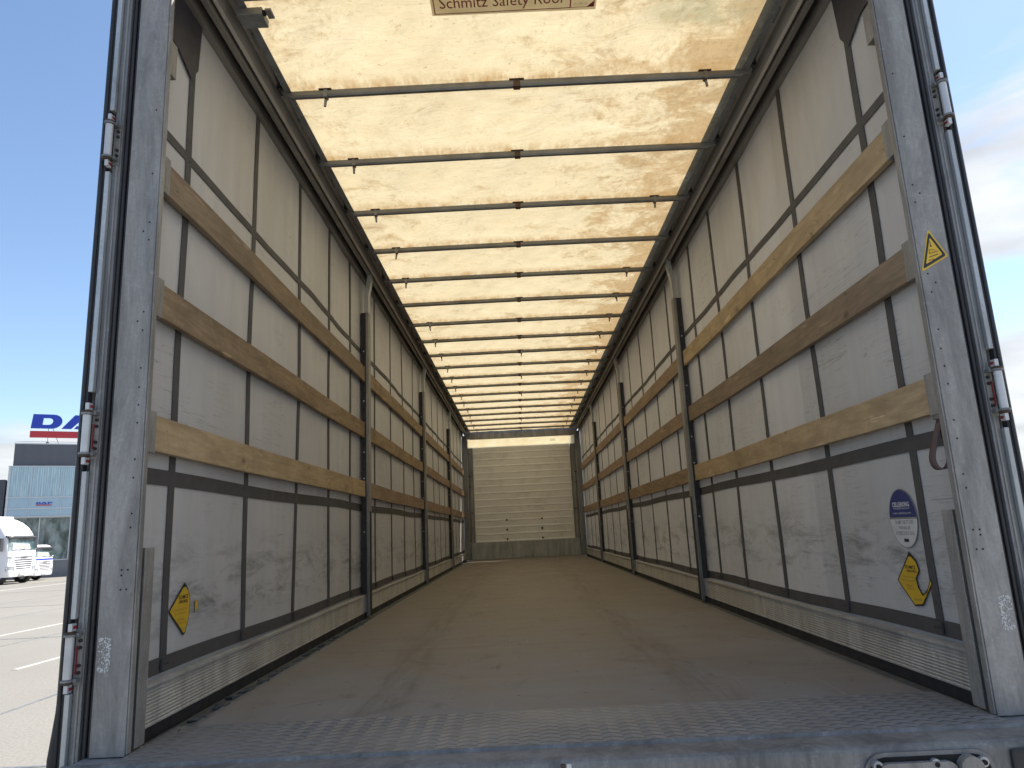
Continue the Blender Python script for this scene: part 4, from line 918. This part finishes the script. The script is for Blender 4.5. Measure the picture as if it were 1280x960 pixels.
# ------------------------------------------------------------------ trucks
def truck(loc, rz, label, high=True, stripe=False, sc=1.0, ax=0.0):
    R_ = empty('truck', loc, label, 'truck', rz=rz); R_.scale = (sc,) * 3
    lv = [(.42, 1.40, 1.22), (.60, 1.46, 1.25), (.98, 1.47, 1.25), (1.5, 1.45, 1.25), (1.95, 1.41, 1.25), (2.4, 1.33, 1.245), (2.85, 1.22, 1.235)]
    lv += [(3.05, 1.10, 1.22), (3.35, .90, 1.18), (3.65, .55, 1.12), (3.88, .10, 1.06), (3.98, -.35, 1.02), (4.0, -.8, 1.0)] if high else [(2.98, 1.05, 1.20), (3.06, .8, 1.12), (3.08, .2, 1.05)]
    def lerp(z):
        for i in range(len(lv) - 1):
            if lv[i][0] <= z <= lv[i + 1][0]:
                t = (z - lv[i][0]) / (lv[i + 1][0] - lv[i][0]); return lv[i][1] + (lv[i + 1][1] - lv[i][1]) * t, lv[i][2] + (lv[i + 1][2] - lv[i][2]) * t
        return lv[-1][1:]
    rr = .28
    def fx(y, z):
        xf, hw = lerp(z); a = abs(y) - (hw - rr)
        return xf - 0.03 * (y / 1.25) ** 2 - (rr - math.sqrt(max(0, rr * rr - a * a)) if a > 0 else 0)
    b = MB(); rings = []
    for z, xf, hw in lv:
        ring = [(-1.0, -hw, z)]
        for i in range(25):
            t = math.pi / 2 * (i / 12 - 1); y = hw * math.sin(t); ring.append((fx(y, z), y, z))
        ring.append((-1.0, hw, z)); rings.append(ring)
    n = len(rings[0]); vs = [p for r in rings for p in r]; fs = []
    for i in range(len(rings) - 1):
        for k in range(n): fs.append((i * n + k, i * n + (k + 1) % n, (i + 1) * n + (k + 1) % n, (i + 1) * n + k))
    b.add(vs, fs, 'truck_white', True); b.add(rings[-1], [tuple(range(n))], 'truck_white'); b.add(rings[0], [tuple(range(n))[::-1]], 'truck_grey')
    if high: b.box(-1.0, -.15, -.95, .95, 3.95, 4.08, 'truck_white')
    body = b.build('cab', R_)
    def patch(name, y0, y1, z0, z1, mat, e=.015, par=body, ny=14, nz_=4, shrink=0):
        q = MB(); vs = []; 
        for layer in (e, -.02):
            for j in range(nz_ + 1):
                z = z0 + (z1 - z0) * j / nz_
                for i in range(ny + 1):
                    k = 1 - shrink * (j / nz_); y = (y0 + (y1 - y0) * i / ny) * k; vs.append((fx(y, z) + layer, y, z))
        fs = []; o = (ny + 1) * (nz_ + 1)
        for j in range(nz_):
            for i in range(ny): a = j * (ny + 1) + i; fs.append((a, a + 1, a + ny + 2, a + ny + 1))
        bd = [i for i in range(ny + 1)] + [(j + 1) * (ny + 1) + ny for j in range(nz_)] + [nz_ * (ny + 1) + i for i in range(ny - 1, -1, -1)] + [j * (ny + 1) for j in range(nz_ - 1, 0, -1)]
        for i in range(len(bd)): a, c = bd[i], bd[(i + 1) % len(bd)]; fs.append((a, c, c + o, a + o))
        q.add(vs, fs, mat, True); return q.build(name, par)
    ws = patch('windscreen', -1.13, 1.13, 1.98, 2.74, 'shop', shrink=.04)
    q = MB(); q.add([(fx(-.9, 2.0) + .03, -.95, 2.02), (fx(.5, 2.0) + .03, .55, 2.02), (fx(.5, 2.35) + .03, .50, 2.36), (fx(-.9, 2.35) + .03, -.85, 2.40)], [(0, 1, 2, 3)], 'white_vinyl')
    q.text('BAUDJA', (1.44, -.18, 2.19), (0, 1, 0), (-.2, 0, 1), (1, 0, 0), .03, 1.0, 'brown_ink', .2); q.build('card', ws)
    q = MB()
    for s2 in (-.4, .35): q.tube([(fx(s2, 2.0) + .03, s2, 2.0), (fx(s2 + .5, 2.06) + .03, s2 + .5, 2.06)], .012, 'truck_grey', 6)
    q.build('wiper', ws)
    # sun visor
    q = MB(); vs = []; ny = 14
    for i in range(ny + 1):
        y = -1.18 + 2.36 * i / ny; vs += [(fx(y, 2.84) + .01, y, 2.88), (fx(y, 2.84) + .22, y, 2.80), (fx(y, 2.72) + .20, y, 2.70), (fx(y, 2.78) + .01, y, 2.79)]
    fs = [(i * 4 + k, i * 4 + (k + 1) % 4, i * 4 + 4 + (k + 1) % 4, i * 4 + 4 + k) for i in range(ny) for k in range(4)]
    q.add(vs, fs, 'truck_grey', True); q.build('sun_visor', body)
    gr = patch('grille', -.74, .74, .82, 1.62, 'truck_white', e=.02)
    for i in range(5):
        z = .87 + i * .125; wv = .60 + .03 * i; patch('grille_slot', -wv, wv, z, z + .065, 'truck_grey', e=.026, par=gr, nz_=1)
    q = MB(); vs2, fs2 = text2d('DAF', .03); q.add([(1.50, (p[0] - .95) * .27, 1.50 + p[1] * .16) for p in vs2], fs2, 'truck_grey'); q.build('badge', gr)
    for s2 in (-1, 1):
        a = (.78, 1.22) if s2 > 0 else (-1.22, -.78)
        patch('headlight', a[0], a[1], .78, 1.02, 'lamp', ny=8); patch('side_vent', a[0] + (.16 if s2 > 0 else .05), a[1] - (.05 if s2 > 0 else .16), 1.15, 1.6, 'frame', ny=4)
        q = MB(); y = s2 * 1.258; q.prism([(-.55, 1.95), (.78, 1.85), (.62, 2.62), (-.5, 2.68)], 'y', y - .006, y + .006, 'dark_glass'); q.build('side_window', body)
        q = MB(); q.prism([(-.68, .75), (.9, .75), (.9, 1.82), (-.68, 1.90)], 'y', y - .004, y + .003, 'truck_white'); q.box(-.6, -.4, y - .02, y + .02, 1.55, 1.6, 'truck_grey'); q.build('door', body)
        q = MB(); q.box(.95, 1.12, s2 * 1.34, s2 * 1.56, 1.95, 2.72, 'truck_grey'); q.tube([(.98, s2 * 1.22, 2.7), (1.03, s2 * 1.40, 2.66)], .03, 'truck_grey', 6); q.build('mirror', body, bevel=.03)
    q = MB(); q.box(1.46, 1.50, -.27, .27, .50, .63, 'white_vinyl'); q.text('1234', (1.501, 0, .565), (0, 1, 0), (0, 0, 1), (1, 0, 0), .002, .34, 'truck_grey', .07) if False else None; q.build('number_plate', body)
    if stripe:
        q = MB(); q.box(-.95, 1.2, -1.262, -1.252, 1.72, 1.86, 'logo_blue'); q.build('stripe', body)
        patch('front_stripe', -1.15, 1.15, 1.72, 1.86, 'logo_blue', e=.012)
    b = MB(); b.box(-4.8, 1.0, -.45, -.35, .75, 1.0, 'truck_grey'); b.box(-4.8, 1.0, .35, .45, .75, 1.0, 'truck_grey'); b.box(-2.6, -1.2, -1.15, -.5, .35, .95, 'truck_grey'); b.box(-2.6, -1.2, .5, 1.15, .35, .95, 'truck_grey'); b.box(-.9, 1.0, -1.1, 1.1, .42, .8, 'truck_grey')
    b.build('chassis', R_)
    for x, ys in ((ax, (-1.02, 1.02)), (-3.8, (-.95, .95))):
        for y in ys:
            s2 = 1 if y > 0 else -1
            q = MB(); wd = .15 if x == ax else .28; pr = [(.30, -wd), (.47, -wd), (.505, -wd * .7), (.505, wd * .7), (.47, wd), (.30, wd)]; vs = []; n_ = 28
            for i in range(n_):
                t = 2 * math.pi * i / n_
                for (r, d) in pr: vs.append((x + r * math.cos(t), y + d, .505 + r * math.sin(t)))
            fs = [(i * 6 + k, i * 6 + (k + 1) % 6, ((i + 1) % n_) * 6 + (k + 1) % 6, ((i + 1) % n_) * 6 + k) for i in range(n_) for k in range(6)]
            q.add(vs, fs, 'tyre', True); tw = q.build('wheel', R_)
            q = MB(); q.tube([(x, y - wd * .6, .505), (x, y + wd * .6, .505)], .30, 'rim', 24); q.tube([(x, y, .505), (x, y + s2 * wd * 1.1, .505)], .1, 'rim', 14); q.build('rim', tw)
    return R_
truck((-32.15, 42.0, GZ), -0.04, 'white high-roof truck tractor with a white card in its windscreen, nearest at the left edge', True, False, 1.0, 0.75)
truck((-32.95, 45.75, GZ), -0.04, 'smaller white low-roof truck with a blue stripe, partly hidden behind the high-roof one', False, True, 0.75)

for o in bpy.data.objects:
    if '_o' in o: del o['_o']
